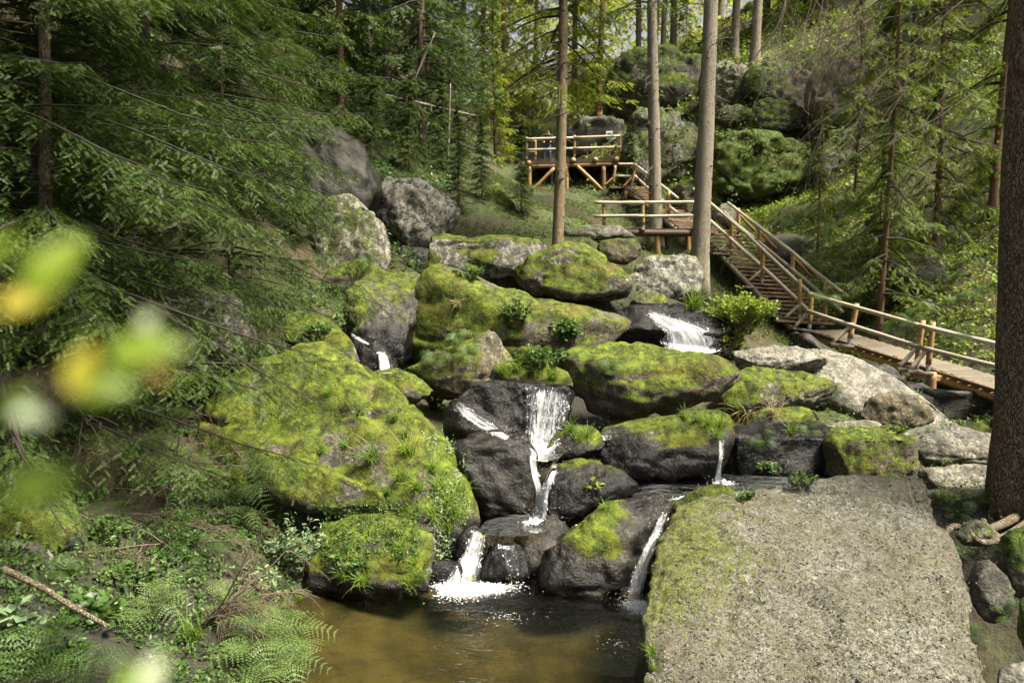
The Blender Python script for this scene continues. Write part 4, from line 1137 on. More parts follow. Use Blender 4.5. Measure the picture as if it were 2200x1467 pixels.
nb = empty('nest_box', P(1289, 247, 35.4), 'wooden nest box hung on a trunk above the high platform', 'nest box')
def box(name, c, s, mat, parent, roof=0):
    O = np.array(parent.location)
    sx, sy, sz = s
    v = np.array([(x * sx / 2, y * sy / 2, z * sz / 2 + (roof if (z > 0 and y > 0) else 0)) for z in (-1, 1) for y in (-1, 1) for x in (-1, 1)]) + np.asarray(c) - O
    f = [[0, 2, 3, 1], [4, 5, 7, 6], [0, 1, 5, 4], [2, 6, 7, 3], [0, 4, 6, 2], [1, 3, 7, 5]]
    return link(name, new_mesh(name, v, f), mat, parent=parent)
c = P(1289, 241, 35.4)
box('case', c, (.2, .2, .26), M['post'], nb, .05)
box('roof', c + np.array([0, -.03, .165]), (.26, .28, .025), M['beam'], nb, .05)
ov, of = tube_geo(np.array([[0, -.115, .03], [0, -.1, .03]]) + c - np.array(nb.location), .022, 10)
link('entrance_hole', new_mesh('entrance_hole', ov, of), M['beam'], parent=nb)

def person():
    base = P(1176, 341, 33.5); base = np.array([base[0] + .05, 35.3, base[2]])
    J = {'pelvis': (0, .12, .84, .15), 'waist': (0, .02, .96, .135), 'chest': (0, -.16, 1.08, .16), 'neck': (.01, -.3, 1.16, .06), 'head0': (.02, -.37, 1.2, .085), 'head1': (.02, -.42, 1.27, .09), 'head2': (.02, -.43, 1.33, .05),
         'shl': (-.19, -.2, 1.14, .07), 'ell': (-.26, -.28, .9, .05), 'wrl': (-.16, -.46, .82, .036), 'hal': (-.12, -.53, .84, .04),
         'shr': (.19, -.2, 1.14, .07), 'elr': (.27, -.28, .9, .05), 'wrr': (.16, -.46, .82, .036), 'har': (.12, -.53, .84, .04),
         'hpl': (-.1, .12, .78, .105), 'knl': (-.12, -.02, .48, .075), 'anl': (-.12, .02, .09, .05), 'tol': (-.13, -.15, .04, .04),
         'hpr': (.1, .12, .78, .105), 'knr': (.13, -.03, .48, .075), 'anr': (.13, .03, .09, .05), 'tor': (.14, -.14, .04, .04)}
    E = [('pelvis', 'waist'), ('waist', 'chest'), ('chest', 'neck'), ('neck', 'head0'), ('head0', 'head1'), ('head1', 'head2'), ('chest', 'shl'), ('shl', 'ell'), ('ell', 'wrl'), ('wrl', 'hal'), ('chest', 'shr'), ('shr', 'elr'), ('elr', 'wrr'), ('wrr', 'har'),
         ('pelvis', 'hpl'), ('hpl', 'knl'), ('knl', 'anl'), ('anl', 'tol'), ('pelvis', 'hpr'), ('hpr', 'knr'), ('knr', 'anr'), ('anr', 'tor')]
    ks = list(J)
    me = bpy.data.meshes.new('person')
    me.from_pydata([J[k][:3] for k in ks], [(ks.index(a), ks.index(b)) for a, b in E], [])
    tmp = bpy.data.objects.new('person_rig', me)
    COL.objects.link(tmp)
    m = tmp.modifiers.new('s', 'SKIN')
    for i, k in enumerate(ks):
        me.skin_vertices[0].data[i].radius = (J[k][3], J[k][3])
    me.skin_vertices[0].data[0].use_root = True
    s = tmp.modifiers.new('d', 'SUBSURF'); s.levels = 2
    bpy.context.view_layer.update()
    ev = tmp.evaluated_get(bpy.context.evaluated_depsgraph_get())
    fin = bpy.data.meshes.new_from_object(ev)
    bpy.data.objects.remove(tmp)
    mats = [mat_plain('dark_jacket', (.018, .02, .026), .8), mat_plain('blue_jeans', (.03, .05, .12), .8), mat_plain('skin', (.5, .3, .21), .5), mat_plain('brown_hair', (.05, .03, .018), .7), mat_plain('dark_shoe', (.02, .018, .016), .6)]
    fin.materials.clear()
    for x in mats: fin.materials.append(x)
    for p_ in fin.polygons:
        c_ = p_.center; p_.use_smooth = True
        p_.material_index = (4 if c_.z < .12 else 1 if c_.z < .86 and c_.y > -.12 else 3 if c_.z > 1.24 else 2 if (c_.y < -.33 and c_.z > 1.14) or c_.y < -.47 else 0)
    o = link('person', fin, None, loc=base, label='person in dark jacket and blue jeans bending forward behind the high platform railing', cat='person')
person()
# ------------------------------------------------------------------ trees
M['needle'] = mat_leaf('spruce_needles', (0.008, 0.02, 0.004), (0.08, 0.128, 0.019), .3, .55)  # dark tone holds the shade of the left trees
M['needle_dark'] = mat_leaf('shade_tinted_spruce_needles', (0.016, 0.036, 0.010), (0.075, 0.125, 0.028), .3, .55)  # copy of the needle material with shade in its colour
M['needle_yellow'] = mat_leaf('yellow_green_needles', (0.045, 0.068, 0.012), (0.19, 0.23, 0.035), .4, .55)
M['needle_far'] = mat_leaf('sun_tinted_far_needles', (0.09, 0.12, 0.018), (0.3, 0.35, 0.05), .5, .6)  # lightened copy: the valley's sunny haze is in the colour
M['bark'] = mat_bark('spruce_bark', (0.05, 0.038, 0.026), (0.15, 0.115, 0.078), (0.27, 0.22, 0.16), 1.0, 1.0, .25)
M['bark_red'] = mat_bark('reddish_bark', (0.045, 0.028, 0.017), (0.14, 0.08, 0.045), (0.25, 0.155, 0.09), 1.3)
M['bark_pale'] = mat_bark('pale_bark', (0.10, 0.085, 0.062), (0.26, 0.225, 0.17), (0.46, 0.405, 0.32), 1.3, 1.1, .2)
M['bark_big'] = mat_bark('scaly_bark', (0.03, 0.022, 0.015), (0.13, 0.095, 0.065), (0.28, 0.22, 0.16), 1.25, 1.3)
M['bark_tan'] = mat_bark('tan_bark', (0.09, 0.06, 0.035), (0.22, 0.16, 0.095), (0.36, 0.28, 0.18), 1.2, 1.0, .15)
M['twig'] = mat_plain('dead_twig', (0.07, 0.054, 0.038), .9)
M['bough'] = mat_plain('bough_bark', (0.022, 0.017, 0.012), .9)
M['twig_brown'] = mat_plain('brown_dead_twig', (0.10, 0.072, 0.048), .9)

def needle_template(pairs, nl, wid, tip=True, seed=0):
    r = random.Random(seed)
    v, f = [], []
    for i in range(pairs):
        x = (i + .2) / pairs
        for s in (-1, 1):
            l = nl * r.uniform(.75, 1.1) * (1 - .35 * x)
            b = len(v)
            v += [(x - wid, 0, 0), (x + wid, 0, 0), (x + l * .8, s * l, r.uniform(-.25, .35) * l)]
            f.append((b, b + 1, b + 2) if s > 0 else (b + 1, b, b + 2))
    if tip:
        b = len(v)
        v += [(.85, -wid * 1.5, 0), (.85, wid * 1.5, 0), (1.12, 0, 0)]
        f.append((b, b + 1, b + 2))
    return np.array(v), np.array(f)
TW_NEAR = needle_template(6, .26, .055)
TW_MID = needle_template(5, .3, .075, seed=2)
TW_FAR = needle_template(3, .42, .14, seed=3)

def spruce_parts(rng, z0, z1, rmax, nb, nsec, ntw, twl, droop, tmpl, az=None, top_pow=.75, sec=.4, bw=.02, keep=1.0, lift=.15):
    """Needle mesh and branch mesh of a spruce crown standing at the origin."""
    h = z0 + (z1 - z0) * (np.arange(nb) + rng.uniform(0, 1, nb)) / nb
    fr = (h - z0) / (z1 - z0)
    L = rmax * np.clip(1 - fr, .03, 1) ** top_pow * rng.uniform(.62, 1.12, nb) + .15
    a = rng.uniform(0, 2 * math.pi, nb) if az is None else az[0] + rng.uniform(-az[1], az[1], nb)
    fw = np.stack([np.cos(a), np.sin(a), 0 * a], -1); sd = np.stack([-np.sin(a), np.cos(a), 0 * a], -1)
    dr = droop * rng.uniform(.6, 1.4, nb)
    up = lift * rng.uniform(-.5, 1.5, nb)
    bend = rng.normal(0, .12, nb)
    def main(s):                                     # s (nb,k)
        z = h[:, None] + L[:, None] * (up[:, None] * s - dr[:, None] * s ** 1.8 + .35 * dr[:, None] * s ** 4)
        return fw[:, None] * (L[:, None] * s)[..., None] + sd[:, None] * (bend[:, None] * L[:, None] * s * s)[..., None] + np.stack([0 * z, 0 * z, z], -1)
    s = np.sort(rng.uniform(.12, 1, (nb, nsec)), 1)
    p0 = main(s); p1 = main(np.clip(s + .03, 0, 1.05))
    tg = norm(p1 - p0)
    sg = np.where(np.arange(nsec)[None] % 2, 1.0, -1.0) * np.ones((nb, 1))
    sl = (L[:, None] * sec * (1 - .62 * s) * rng.uniform(.5, 1.15, s.shape) + .07) * np.minimum(1, s * 4)
    sdir = norm(tg * rng.uniform(.45, .95, s.shape)[..., None] + sd[:, None] * (sg * rng.uniform(.6, 1.0, s.shape))[..., None] + np.array([0, 0, -.28]) * rng.uniform(.2, 2.2, s.shape)[..., None])
    t = (np.arange(ntw) + .6) / ntw
    sag = -.35 * sl[..., None] * t ** 2
    q = p0[:, :, None] + sdir[:, :, None] * (sl[..., None] * t)[..., None] + np.stack([0 * sag, 0 * sag, sag], -1)
    perp = norm(np.cross(sdir, np.array([0, 0, 1.0])))
    ts = np.where(np.arange(ntw) % 2, 1.0, -1.0)
    td = norm(sdir[:, :, None] * .8 + perp[:, :, None] * (ts * .62)[None, None, :, None] + np.array([0, 0, -.25]) + rng.normal(0, .16, q.shape))
    sc = twl * rng.uniform(.65, 1.2, q.shape[:3]) * (1 - .3 * t)
    m = rng.uniform(size=sc.shape) < keep
    org, X, S = q[m], td[m], sc[m]
    Zh = norm(np.array([0, 0, 1.0]) + rng.normal(0, .35, org.shape))
    nv, nf = place(tmpl[0], tmpl[1], org, X, Zh, S)
    mb = MB()
    ss = np.linspace(0, 1, 6)
    mp_ = main(np.broadcast_to(ss, (nb, 6)))
    for i in range(nb):
        mb.add(*tube_geo(mp_[i], bw * (L[i] / rmax + .3) * np.linspace(1, .2, 6), 4, False))
    e = q[:, :, -1].reshape(-1, 3); b0 = p0.reshape(-1, 3)
    w = bw * .16
    wv = np.stack([b0 + [0, 0, w], b0 - [0, 0, w], e], 1)
    mb.add(wv.reshape(-1, 3), np.arange(len(e) * 3).reshape(-1, 3))
    return (nv, nf), mb

def trunk_geo(H, r0, rng, r1=.25, flare=.6, sides=18, wob=.05, n=26, knots=0):
    t = np.linspace(0, 1, n) ** 1.25
    z = t * H
    rad = r0 * (1 - (1 - r1) * t) * (1 + flare * np.exp(-z / (r0 * 2.2)))
    p = np.stack([wob * H * .1 * np.sin(t * 5 + rng.uniform(0, 6)), wob * H * .1 * np.sin(t * 4 + rng.uniform(0, 6)), z - .25 * (t == 0)], -1)
    ang = np.arange(sides) / sides * 2 * math.pi
    jit = 1 + .05 * np.cos(ang[None] * 5 + rng.uniform(0, 6)) * np.exp(-z / (r0 * 3))[:, None] * 3 + .018 * rng.normal(size=(n, sides))
    v, f = tube_geo(p, rad, sides, True, jit)
    mb = MB(); mb.add(v, f)
    kb = MB()
    for _ in range(knots):
        tt = rng.uniform(.05, .95); zz = tt * H
        rr = np.interp(zz, z, rad); a = rng.uniform(0, 6.28)
        d = np.array([math.cos(a), math.sin(a), rng.uniform(-.3, .2)])
        l = rng.uniform(.03, .12)
        b = np.array([0, 0, zz]) + d * rr * .9
        kb.add(*tube_geo(np.stack([b, b + d * (l + .02)]), np.array([.026, .012]) * rng.uniform(.7, 1.4), 6))
    return mb, kb

def dead_branch_geo(rng, mb, p, d, L, r, depth, sag=.25, nsub=6, spread=.8):
    n = 8
    pts = [np.asarray(p, float)]
    d = norm(np.asarray(d, float))
    for i in range(n - 1):
        d = norm(d + rng.normal(0, .10, 3) + np.array([0, 0, -sag / n * 2.2]))
        pts.append(pts[-1] + d * L / (n - 1))
    pts = np.array(pts)
    mb.add(*tube_geo(pts, r * np.linspace(1, .25, n), 4 if depth else 5, False))
    if depth > 0:
        for k in range(nsub):
            i = rng.integers(1, n - 1)
            t = norm(pts[i + 1] - pts[i])
            sd = norm(np.cross(t, rng.normal(size=3)))
            dead_branch_geo(rng, mb, pts[i], t * .7 + sd * spread + np.array([0, 0, -.3]), L * rng.uniform(.22, .5), r * .5, depth - 1, sag * 1.5, max(2, nsub - 2), spread)

def stand(base):
    o = P(*base).copy()
    g = drop(o[0], o[1])[0][2]
    o[2] = min(o[2], g - .03)
    return o

def tree(kind, label, base, lean=(0, 0), H=16, r0=.16, crown=None, bark='bark', needle='needle', knots=0, dead=None, seed=0, group=None, flare=.6, r1=.2, name='spruce_tree', cat='tree', roots=0, base_pt=None):
    """base: (px, py, d) of the foot."""
    rng = np.random.default_rng(seed + 500)
    o = stand(base)
    root = empty(name, o, label, cat, group)
    root.rotation_euler = (lean[1], lean[0], 0)
    tg_, kb = trunk_geo(H, r0, rng, r1=r1, flare=flare, knots=knots)
    link('trunk', tg_.mesh('trunk', True), M[bark], parent=root)
    if knots:
        link('branch_stubs', kb.mesh('branch_stubs'), M['bough'], parent=root, kind='stuff')
    if crown:
        (nv, nf), mb = spruce_parts(rng, **crown)
        link('crown', new_mesh('crown', nv, nf), M[needle], parent=root)
        link('branches', mb.mesh('branches'), M['bough'], parent=root)
    if dead:
        mb = MB()
        for _ in range(dead[0]):
            z = rng.uniform(dead[1], dead[2]); a = rng.uniform(0, 6.28)
            dead_branch_geo(rng, mb, [0, 0, z], [math.cos(a), math.sin(a), rng.uniform(-.3, .25)], dead[3] * rng.uniform(.5, 1.2), .016, 1, .3, 5)
        link('dead_branches', mb.mesh('dead_branches'), M['twig'], parent=root, kind='stuff')
    if roots:
        mb = MB()
        for k in range(roots):
            a = rng.uniform(math.pi, 2 * math.pi) + rng.normal(0, .2)
            pts = [np.array([math.cos(a) * r0 * .8, math.sin(a) * r0 * .8, .12])]
            dd = np.array([math.cos(a), math.sin(a) , 0])
            for i in range(7):
                dd = norm(dd + rng.normal(0, .25, 3) * [1, 1, 0])
                q = pts[-1] + dd * .22
                l, n = drop(o[0] + q[0], o[1] + q[1], o[2] + .6)
                q[2] = max(l[2] - o[2], pts[-1][2] - .25) + .01
                pts.append(q)
            mb.add(*tube_geo(spline(pts, 16), r0 * .3 * np.linspace(1, .25, 16), 7, True))
        link('roots', mb.mesh('roots', True), M[bark], parent=root)
    return root

def again(src, label, base, rot, scale=1.0, lean=(0, 0), needle=None, group=None, base_pt=None):
    c = copy_tree(src)
    c.location = tuple(map(float, stand(base)))
    c.rotation_euler = (lean[1], lean[0], rot)
    c.scale = (scale,) * 3
    c['label'] = label
    if group: c['group'] = group
    elif 'group' in c.keys(): del c['group']
    return c

near = dict(z0=.9, z1=11, rmax=3.6, nb=104, nsec=40, ntw=10, twl=.135, droop=.4, tmpl=TW_NEAR, bw=.022, sec=.32, top_pow=.45)
dense = dict(z0=.5, z1=15, rmax=2.5, nb=150, nsec=22, ntw=6, twl=.21, droop=.35, tmpl=TW_MID, bw=.03, top_pow=.8)
dense2 = dict(z0=.9, z1=18, rmax=2.8, nb=150, nsec=20, ntw=6, twl=.23, droop=.5, tmpl=TW_MID, bw=.03, top_pow=.6, keep=.8)
sparse = dict(z0=4.4, z1=16, rmax=2.6, nb=84, nsec=20, ntw=6, twl=.2, droop=.55, tmpl=TW_MID, bw=.025, top_pow=.35, keep=.75)
far = dict(z0=.6, z1=20, rmax=2.7, nb=100, nsec=14, ntw=5, twl=.34, keep=.7, droop=.45, tmpl=TW_FAR, bw=.03, top_pow=.7)

# left bank, close by
n1 = tree('near', 'dark spruce with long drooping boughs over the left path, second trunk from the edge', (104, 1005, 9.8), H=13, r0=.095, crown=near, bark='bark', needle='needle', dead=(4, .6, 3.5, 1.2), seed=1, lean=(.05, 0))
n2 = again(n1, 'thin spruce trunk nearest the left edge of the path', (18, 1035, 9.2), 2.2, .95, lean=(.07, 0))
n3 = again(n1, 'spruce behind the yellow blurred leaf with boughs above the overhanging boulder', (150, 930, 11.6), 4.4, 1.05, lean=(.03, 0))
n4 = again(n1, 'spruce rooted behind the overhanging granite boulder with bright bough tips', (330, 660, 13.2), .9, 1.0)
n5 = again(n1, 'spruce on the bank above the whaleback boulder, boughs reaching toward the gully', (500, 640, 13.6), 3.2, .68)
n6 = again(n1, 'tall spruce filling the top left corner', (250, 560, 16.0), 5.4, 1.25)
n7 = again(n1, 'spruce between the corner tree and the layered rock stack', (420, 420, 19.0), 1.7, 1.1)
# left slope, further back
d1 = tree('dense', 'green spruce with an orange trunk above the shaded left cliff', (728, 395, 25.5), H=16, r0=.13, crown=dense, bark='bark_red', needle='needle', dead=(10, .4, 3.0, 1.3), seed=2, lean=(.02, 0))
d2 = again(d1, 'narrow bare-stemmed spruce left of the orange-trunked one', (615, 375, 22.0), 2.0, .8, lean=(.02, 0))
d3 = again(d1, 'spruce on the skyline above the layered rock stack', (560, 240, 27), 4.0, 1.1)
d4 = again(d1, 'full dark spruce behind the layered rock stack', (470, 200, 29), 1.0, 1.2)
e1 = tree('dense2', 'tall drooping spruce beside the fallen pale log', (905, 345, 28.5), H=20, r0=.16, crown=dense2, bark='bark', needle='needle_dark', dead=(18, .5, 5, 1.6), seed=3, lean=(.02, 0))
e2 = again(e1, 'tall shaded spruce behind the upper end of the fallen log', (835, 330, 31), 2.6, 1.0)
e3 = again(e1, 'drooping spruce right of the thin pale snag', (965, 330, 33), 4.6, 1.0, lean=(-.02, 0))
e4 = again(e1, 'slim spruce leaning behind the fallen pale log', (925, 290, 36), 1.1, 1.05)
e5 = again(e1, 'shaded spruce high on the left slope', (680, 230, 32), 3.4, 1.1)
e6 = again(e1, 'dark spruce at the top of the left slope', (780, 190, 36), 5.2, 1.15)
# centre
s1 = tree('sparse', 'spruce with spreading roots on the humped boulder in front of the high platform', (1196, 527, 20.5), H=17, r0=.15, crown=sparse, bark='bark_tan', needle='needle_yellow', dead=(12, 2.0, 5.5, 1.3), seed=4, knots=40, lean=(.008, 0), roots=7, r1=.3)
t2 = tree('bare', 'pale grey straight trunk standing in front of the long staircase', (1507, 632, 20.8), H=17, r0=.235, bark='bark_pale', knots=150, seed=5, lean=(-.006, 0), flare=.35, r1=.42, dead=(14, 5, 12, 1.2), crown=dict(sparse, z0=9, z1=17, nb=40))
t4 = tree('bare', 'brown trunk rising behind the middle platform railing', (1404, 503, 28.6), H=18, r0=.235, bark='bark_pale', knots=110, seed=6, lean=(-.018, 0), flare=.6, r1=.4, dead=(22, 2.5, 8, 1.5), crown=dict(sparse, z0=8, z1=18, nb=44))
# ridge trunks
rg = [((1369, 112, 40), .15, 'bark', 'dark slim trunk just left of the brown trunk on the ridge'), ((1407, 112, 41), .2, 'bark_pale', 'tan trunk on the ridge right of the brown trunk'), ((1428, 100, 44), .15, 'bark_pale', 'slender middle trunk of the ridge group'),
      ((1447, 92, 45), .19, 'bark_pale', 'pale trunk on the ridge left of the grey trunk top'), ((1574, 128, 39), .2, 'bark_pale', 'pale trunk rooted over the layered cliff block'), ((1617, 165, 37.5), .23, 'bark_pale', 'trunk with a crooked root foot on the layered cliff edge'),
      ((1548, 40, 50), .2, 'bark_pale', 'faint pale trunk far up the sunlit ridge')]
rt = []
for k, (b, r, bk, lb) in enumerate(rg):
    if k in (0, 4):
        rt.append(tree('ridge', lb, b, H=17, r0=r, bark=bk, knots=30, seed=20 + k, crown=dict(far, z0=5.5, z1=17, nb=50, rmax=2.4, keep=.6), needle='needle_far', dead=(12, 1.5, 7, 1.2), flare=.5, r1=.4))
    else:
        rt.append(again(rt[0 if k < 4 else -1] if k != 6 else rt[4], lb, b, k * 1.3, r / (.15 if k < 4 else .2)))
# back of the valley
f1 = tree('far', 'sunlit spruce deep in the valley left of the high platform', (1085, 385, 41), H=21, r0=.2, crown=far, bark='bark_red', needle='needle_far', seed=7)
fl = [((1040, 330, 47), 2.0, 1.0, 'yellow-green spruce far up the valley behind the thin snag'), ((1235, 262, 46), 1.0, .95, 'spruce right behind the high platform'),
      ((1290, 262, 37.5), 3.0, .8, 'spruce carrying the nest box'), 
      ((1640, 110, 44), 4.4, 1.0, 'spruce on the ridge right of the crooked-footed trunk'), ((1000, 230, 60), 1.9, 1.2, 'distant spruce at the head of the valley'), ((1062, 405, 36), 5.5, .45, 'bright young spruce in the valley left of the high platform'), ((1150, 300, 52), 3.3, .9, 'bright spruce far behind the left end of the high platform'),
      ((1730, 90, 42), .3, 1.0, 'spruce above the tan cliff block'), ((1830, 70, 40), 3.6, 1.1, 'spruce on the right skyline'), ((900, 200, 48), 2.2, 1.1, 'distant spruce on the left skyline')]
for b, r, s, lb in fl:
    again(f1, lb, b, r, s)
# right slope
y1 = tree('right', 'slender spruce with a reddish stem on the right slope', (1912, 415, 20.5), H=12, r0=.09, crown=dict(dense, z0=1.0, z1=12, rmax=1.9, nb=72, keep=.62, droop=.75), bark='bark_red', needle='needle_yellow', seed=8, lean=(-.01, 0))
yl = [((2010, 430, 22), 3.1, 1.1, 'yellow-green spruce on the upper right slope'), ((1840, 330, 26), 5.0, .6, 'young spruce below the tan cliff block'),
      ((1760, 470, 24.5), 2.1, .42, 'small bushy spruce beside the long staircase'), ((2150, 330, 22), .6, 1.2, 'spruce behind the big trunk'), ((1950, 250, 30), 4.1, 1.2, 'spruce high on the right slope'), ((2080, 200, 32), 2.5, 1.3, 'tall spruce in the top right corner'),
      ((1890, 520, 21.5), 3.9, .4, 'low bushy spruce on the fern slope'), ((1470, 215, 38), 1.2, .45, 'small spruce hanging over the grey cliff head')]
for b, r, s, lb in yl:
    again(y1, lb, b, r, s)
sm = [((1035,455,25), .3, .2, 'tiny spruce left of the high platform slab'), ((985,470,24), 1.3, .22, 'small spruce behind the long lichen-grey boulder'), ((880,372,25.5), 2.3, .26, 'young spruce on top of the high grey boulder'), ((950,372,26.5), 3.3, .24, 'young spruce beside the thin pale snag foot'),
      ((1120,470,25), 4.3, .2, 'little spruce between the rooted spruce and the mossy slab'), ((800,400,24.5), 1.9, .28, 'young spruce hanging over the shaded left cliff'),
      ((700,400,23), 2.9, .22, 'young spruce above the streaked rock'), ((640,540,19), 3.9, .2, 'young dark spruce left of the streaked rock')]
for b, r, s, lb in sm:
    again(d1, lb, b, r, s)
# the big trunk at the right edge
t1 = tree('big', 'massive scaly-barked spruce trunk at the right edge', (2186, 1075, 9.4), H=9, r0=.31, bark='bark_big', seed=9, lean=(-.022, 0), flare=.28, r1=.8, knots=6)
mb = MB(); r9 = np.random.default_rng(90)
O = np.array(t1.location)
for (x0, y0, x1, y1_, d1_, L) in [(2105,25,1640,250,9.8,1), (2105,75,1800,330,9.6,1), (2108,130,1850,400,9.2,1), (2110,215,1830,420,9.9,1), (2115,180,1900,300,8.9,1), (2120,330,1990,480,9.3,1), (2105,5,1560,160,10.4,1), (2112,-30,1760,200,9.0,1), (2112,-60,1700,120,10.0,1), (2120,430,2010,560,9.6,1),
                                (2110,-100,1850,180,9.9,1), (2110,-140,1950,260,9.4,1)]:
    a, b = P(x0 + 20, y0, 9.4), P(x1, y1_, d1_)
    dd = b - a
    dead_branch_geo(r9, mb, a - O, dd + np.array([0, 0, .15]), np.linalg.norm(dd) * 1.05, .006, 2, .22, 7, .75)
link('dead_branches', mb.mesh('dead_branches'), M['twig'], parent=t1, kind='stuff')
(nv, nf), mb2 = spruce_parts(np.random.default_rng(91), z0=2.6, z1=6.2, rmax=1.6, nb=10, nsec=24, ntw=7, twl=.15, droop=.5, tmpl=TW_NEAR, az=(-1.3, .5), top_pow=.1, bw=.02)
link('crown', new_mesh('crown', nv, nf), M['needle_dark'], parent=t1)
link('branches', mb2.mesh('branches'), M['bark'], parent=t1)
mb = MB()
for pts in ([(2210,1095,9.3),(2150,1125,8.9),(2090,1140,8.6),(2050,1125,8.5),(2025,1150,8.4)], [(2215,1120,9.0),(2160,1150,8.5),(2110,1160,8.3),(2085,1140,8.35)], [(2150,1160,8.4),(2120,1130,8.5),(2112,1112,8.6)]):
    w = np.array([P(*q) for q in pts]) - O
    mb.add(*tube_geo(spline(w, 20), .06 * np.linspace(1, .45, 20), 9))
link('root', mb.mesh('root', True), M['bark'], parent=t1)
# fallen and standing dead wood
def dead_wood(name, label, pts, r, mat='twig', sub=6, cat='dead wood', seed=0, taper=.4):
    r_ = np.random.default_rng(seed + 300)
    w = np.array([P(*q) for q in pts]); O = w[0]
    mb = MB(); sp = spline(w - O, 14)
    mb.add(*tube_geo(sp, r * np.linspace(1, taper, 14), 8))
    for k in range(sub):
        i = r_.integers(2, 12); t = norm(sp[i + 1] - sp[i])
        dead_branch_geo(r_, mb, sp[i], np.cross(t, r_.normal(size=3)) + t * .3, r * r_.uniform(4, 10), r * .22, 0, .2)
    return link(name, mb.mesh(name, True), M[mat], loc=O, label=label, cat=cat)
M['pale_dead'] = mat_plain('bleached_wood', (0.2, 0.175, 0.14), .85)
dead_wood('fallen_log', 'thin bleached log slanting across the shaded left trees', [(812,204,27.5),(900,222,27.6),(960,236,27.8),(1035,252,28.4)], .075, 'pale_dead', 8, 'log', 1)
dead_wood('dead_snag', 'thin pale standing snag right of the fallen log', [(962,345,27),(965,260,27),(968,180,27)], .05, 'pale_dead', 6, 'snag', 2)
dead_wood('leaning_snag', 'broken pale stem leaning across the drooping spruce', [(858,250,27.2),(880,200,27.3),(900,150,27.6),(935,70,28)], .05, 'pale_dead', 6, 'snag', 3)
dead_wood('fallen_branch', 'brown barked branch lying in the lower left plants', [(8,1222,6.6),(90,1262,6.4),(150,1300,6.2),(232,1345,6.0)], .03, 'bark', 4, 'branch', 4, .6)
dead_wood('hanging_branch', 'dark bare branch hanging before the layered cliff block', [(1690,-10,14),(1668,60,14),(1632,110,14),(1600,150,14)], .022, 'twig', 3, 'branch', 5, .3)
# curtain of dead brown twigs, upper right
mb = MB(); r9 = np.random.default_rng(92)
O = P(1770, -60, 15.5)
for k in range(26):
    px = r9.uniform(1690, 1850); a = P(px, r9.uniform(-60, 60), 15.5 + r9.uniform(-.6, .6)) - O
    dead_branch_geo(r9, mb, a, np.array([r9.normal(0, .35), r9.normal(0, .3), -1]), r9.uniform(1.0, 2.1), .007, 2, .05, 7, .8)
dt = link('dead_bough', mb.mesh('dead_bough'), M['twig_brown'], loc=O, label='curtain of brown dead twigs hanging left of the big trunk', cat='branch')
# ------------------------------------------------------------------ ferns, herbs, grass, brush
M['fern'] = mat_leaf('fern_frond', (0.025, 0.055, 0.014), (0.085, 0.14, 0.036), .35, .45)  # dark frond tone carries the left bank's shade
M['fern_pale'] = mat_leaf('pale_fern_frond', (0.06, 0.10, 0.03), (0.17, 0.235, 0.08), .35, .45)
M['grass'] = mat_leaf('grass_blade', (0.07, 0.13, 0.015), (0.2, 0.3, 0.04), .4, .45)
M['dry_grass'] = mat_leaf('dry_grass', (0.14, 0.12, 0.05), (0.3, 0.26, 0.13), .3, .6)
M['herb'] = mat_leaf('herb_leaf', (0.035, 0.075, 0.018), (0.105, 0.18, 0.045), .35, .38)
M['herb_pale'] = mat_leaf('pale_herb_leaf', (0.12, 0.18, 0.09), (0.30, 0.38, 0.22), .3, .35)
M['herb_lime'] = mat_leaf('lime_leaf', (0.10, 0.16, 0.02), (0.28, 0.34, 0.05), .4, .45)
M['herb_mid'] = mat_leaf('low_growth_leaf', (0.03, 0.05, 0.008), (0.12, 0.16, 0.025), .35, .5)
M['litter'] = mat_leaf('bark_flakes', (0.02, 0.015, 0.009), (0.26, 0.235, 0.19), .05, .7)

def frond_mesh(seed, arch=.5, pairs=13):
    r = random.Random(seed)
    v, f = [], []
    def pt(t):
        return np.array([t * (1 - .12 * t), .04 * math.sin(t * 3 + seed), arch * .55 * math.sin(t * 2.3) - arch * .62 * t * t])
    for i in range(pairs):
        t = .12 + .88 * i / pairs
        c = pt(t); tg = norm(pt(t + .02) - c)
        L = .27 * math.sin(min(1, (1.04 - t) * 1.25 + .12) * math.pi * .62) * (.55 + .45 * min(1, t * 5)) * r.uniform(.9, 1.08)
        up = np.array([-tg[2], 0, tg[0]])
        for s in (-1, 1):
            d = norm(np.array([0, s, 0]) + tg * .38 + up * r.uniform(-.16, .1))
            w = norm(np.cross(up, d))
            m = 6
            for k in range(m):
                u = (k + .35) / m
                base = c + d * L * u - up * L * .22 * u * u
                ll = L * .2 * (1 - u * .8) * r.uniform(.8, 1.1)
                for q in (-1, 1):
                    b = len(v)
                    v += [base - d * L * .05, base + d * L * .06, base + w * q * ll + d * L * .08 - up * ll * .2]
                    f.append((b, b + 1, b + 2))
            b = len(v)
            e = c + d * L * 1.05 - up * L * .24
            v += [c + w * .004, c - w * .004, e]
            f.append((b, b + 1, b + 2))
    for i in range(12):
        a, c = pt(i / 12), pt((i + 1) / 12)
        b = len(v); w = .006 * (1.1 - i / 12)
        v += [a + [0, w, 0], a - [0, w, 0], c]
        f.append((b, b + 1, b + 2))
    return new_mesh('frond', np.array(v), np.array(f))
FR = [frond_mesh(i, a) for i, a in enumerate((.45, .7, .95))]
FR_PALE = [m.copy() for m in FR]
for m_ in FR: m_.materials.append(M['fern'])
for m_ in FR_PALE: m_.materials.append(M['fern_pale'])
RF = np.random.default_rng(31)

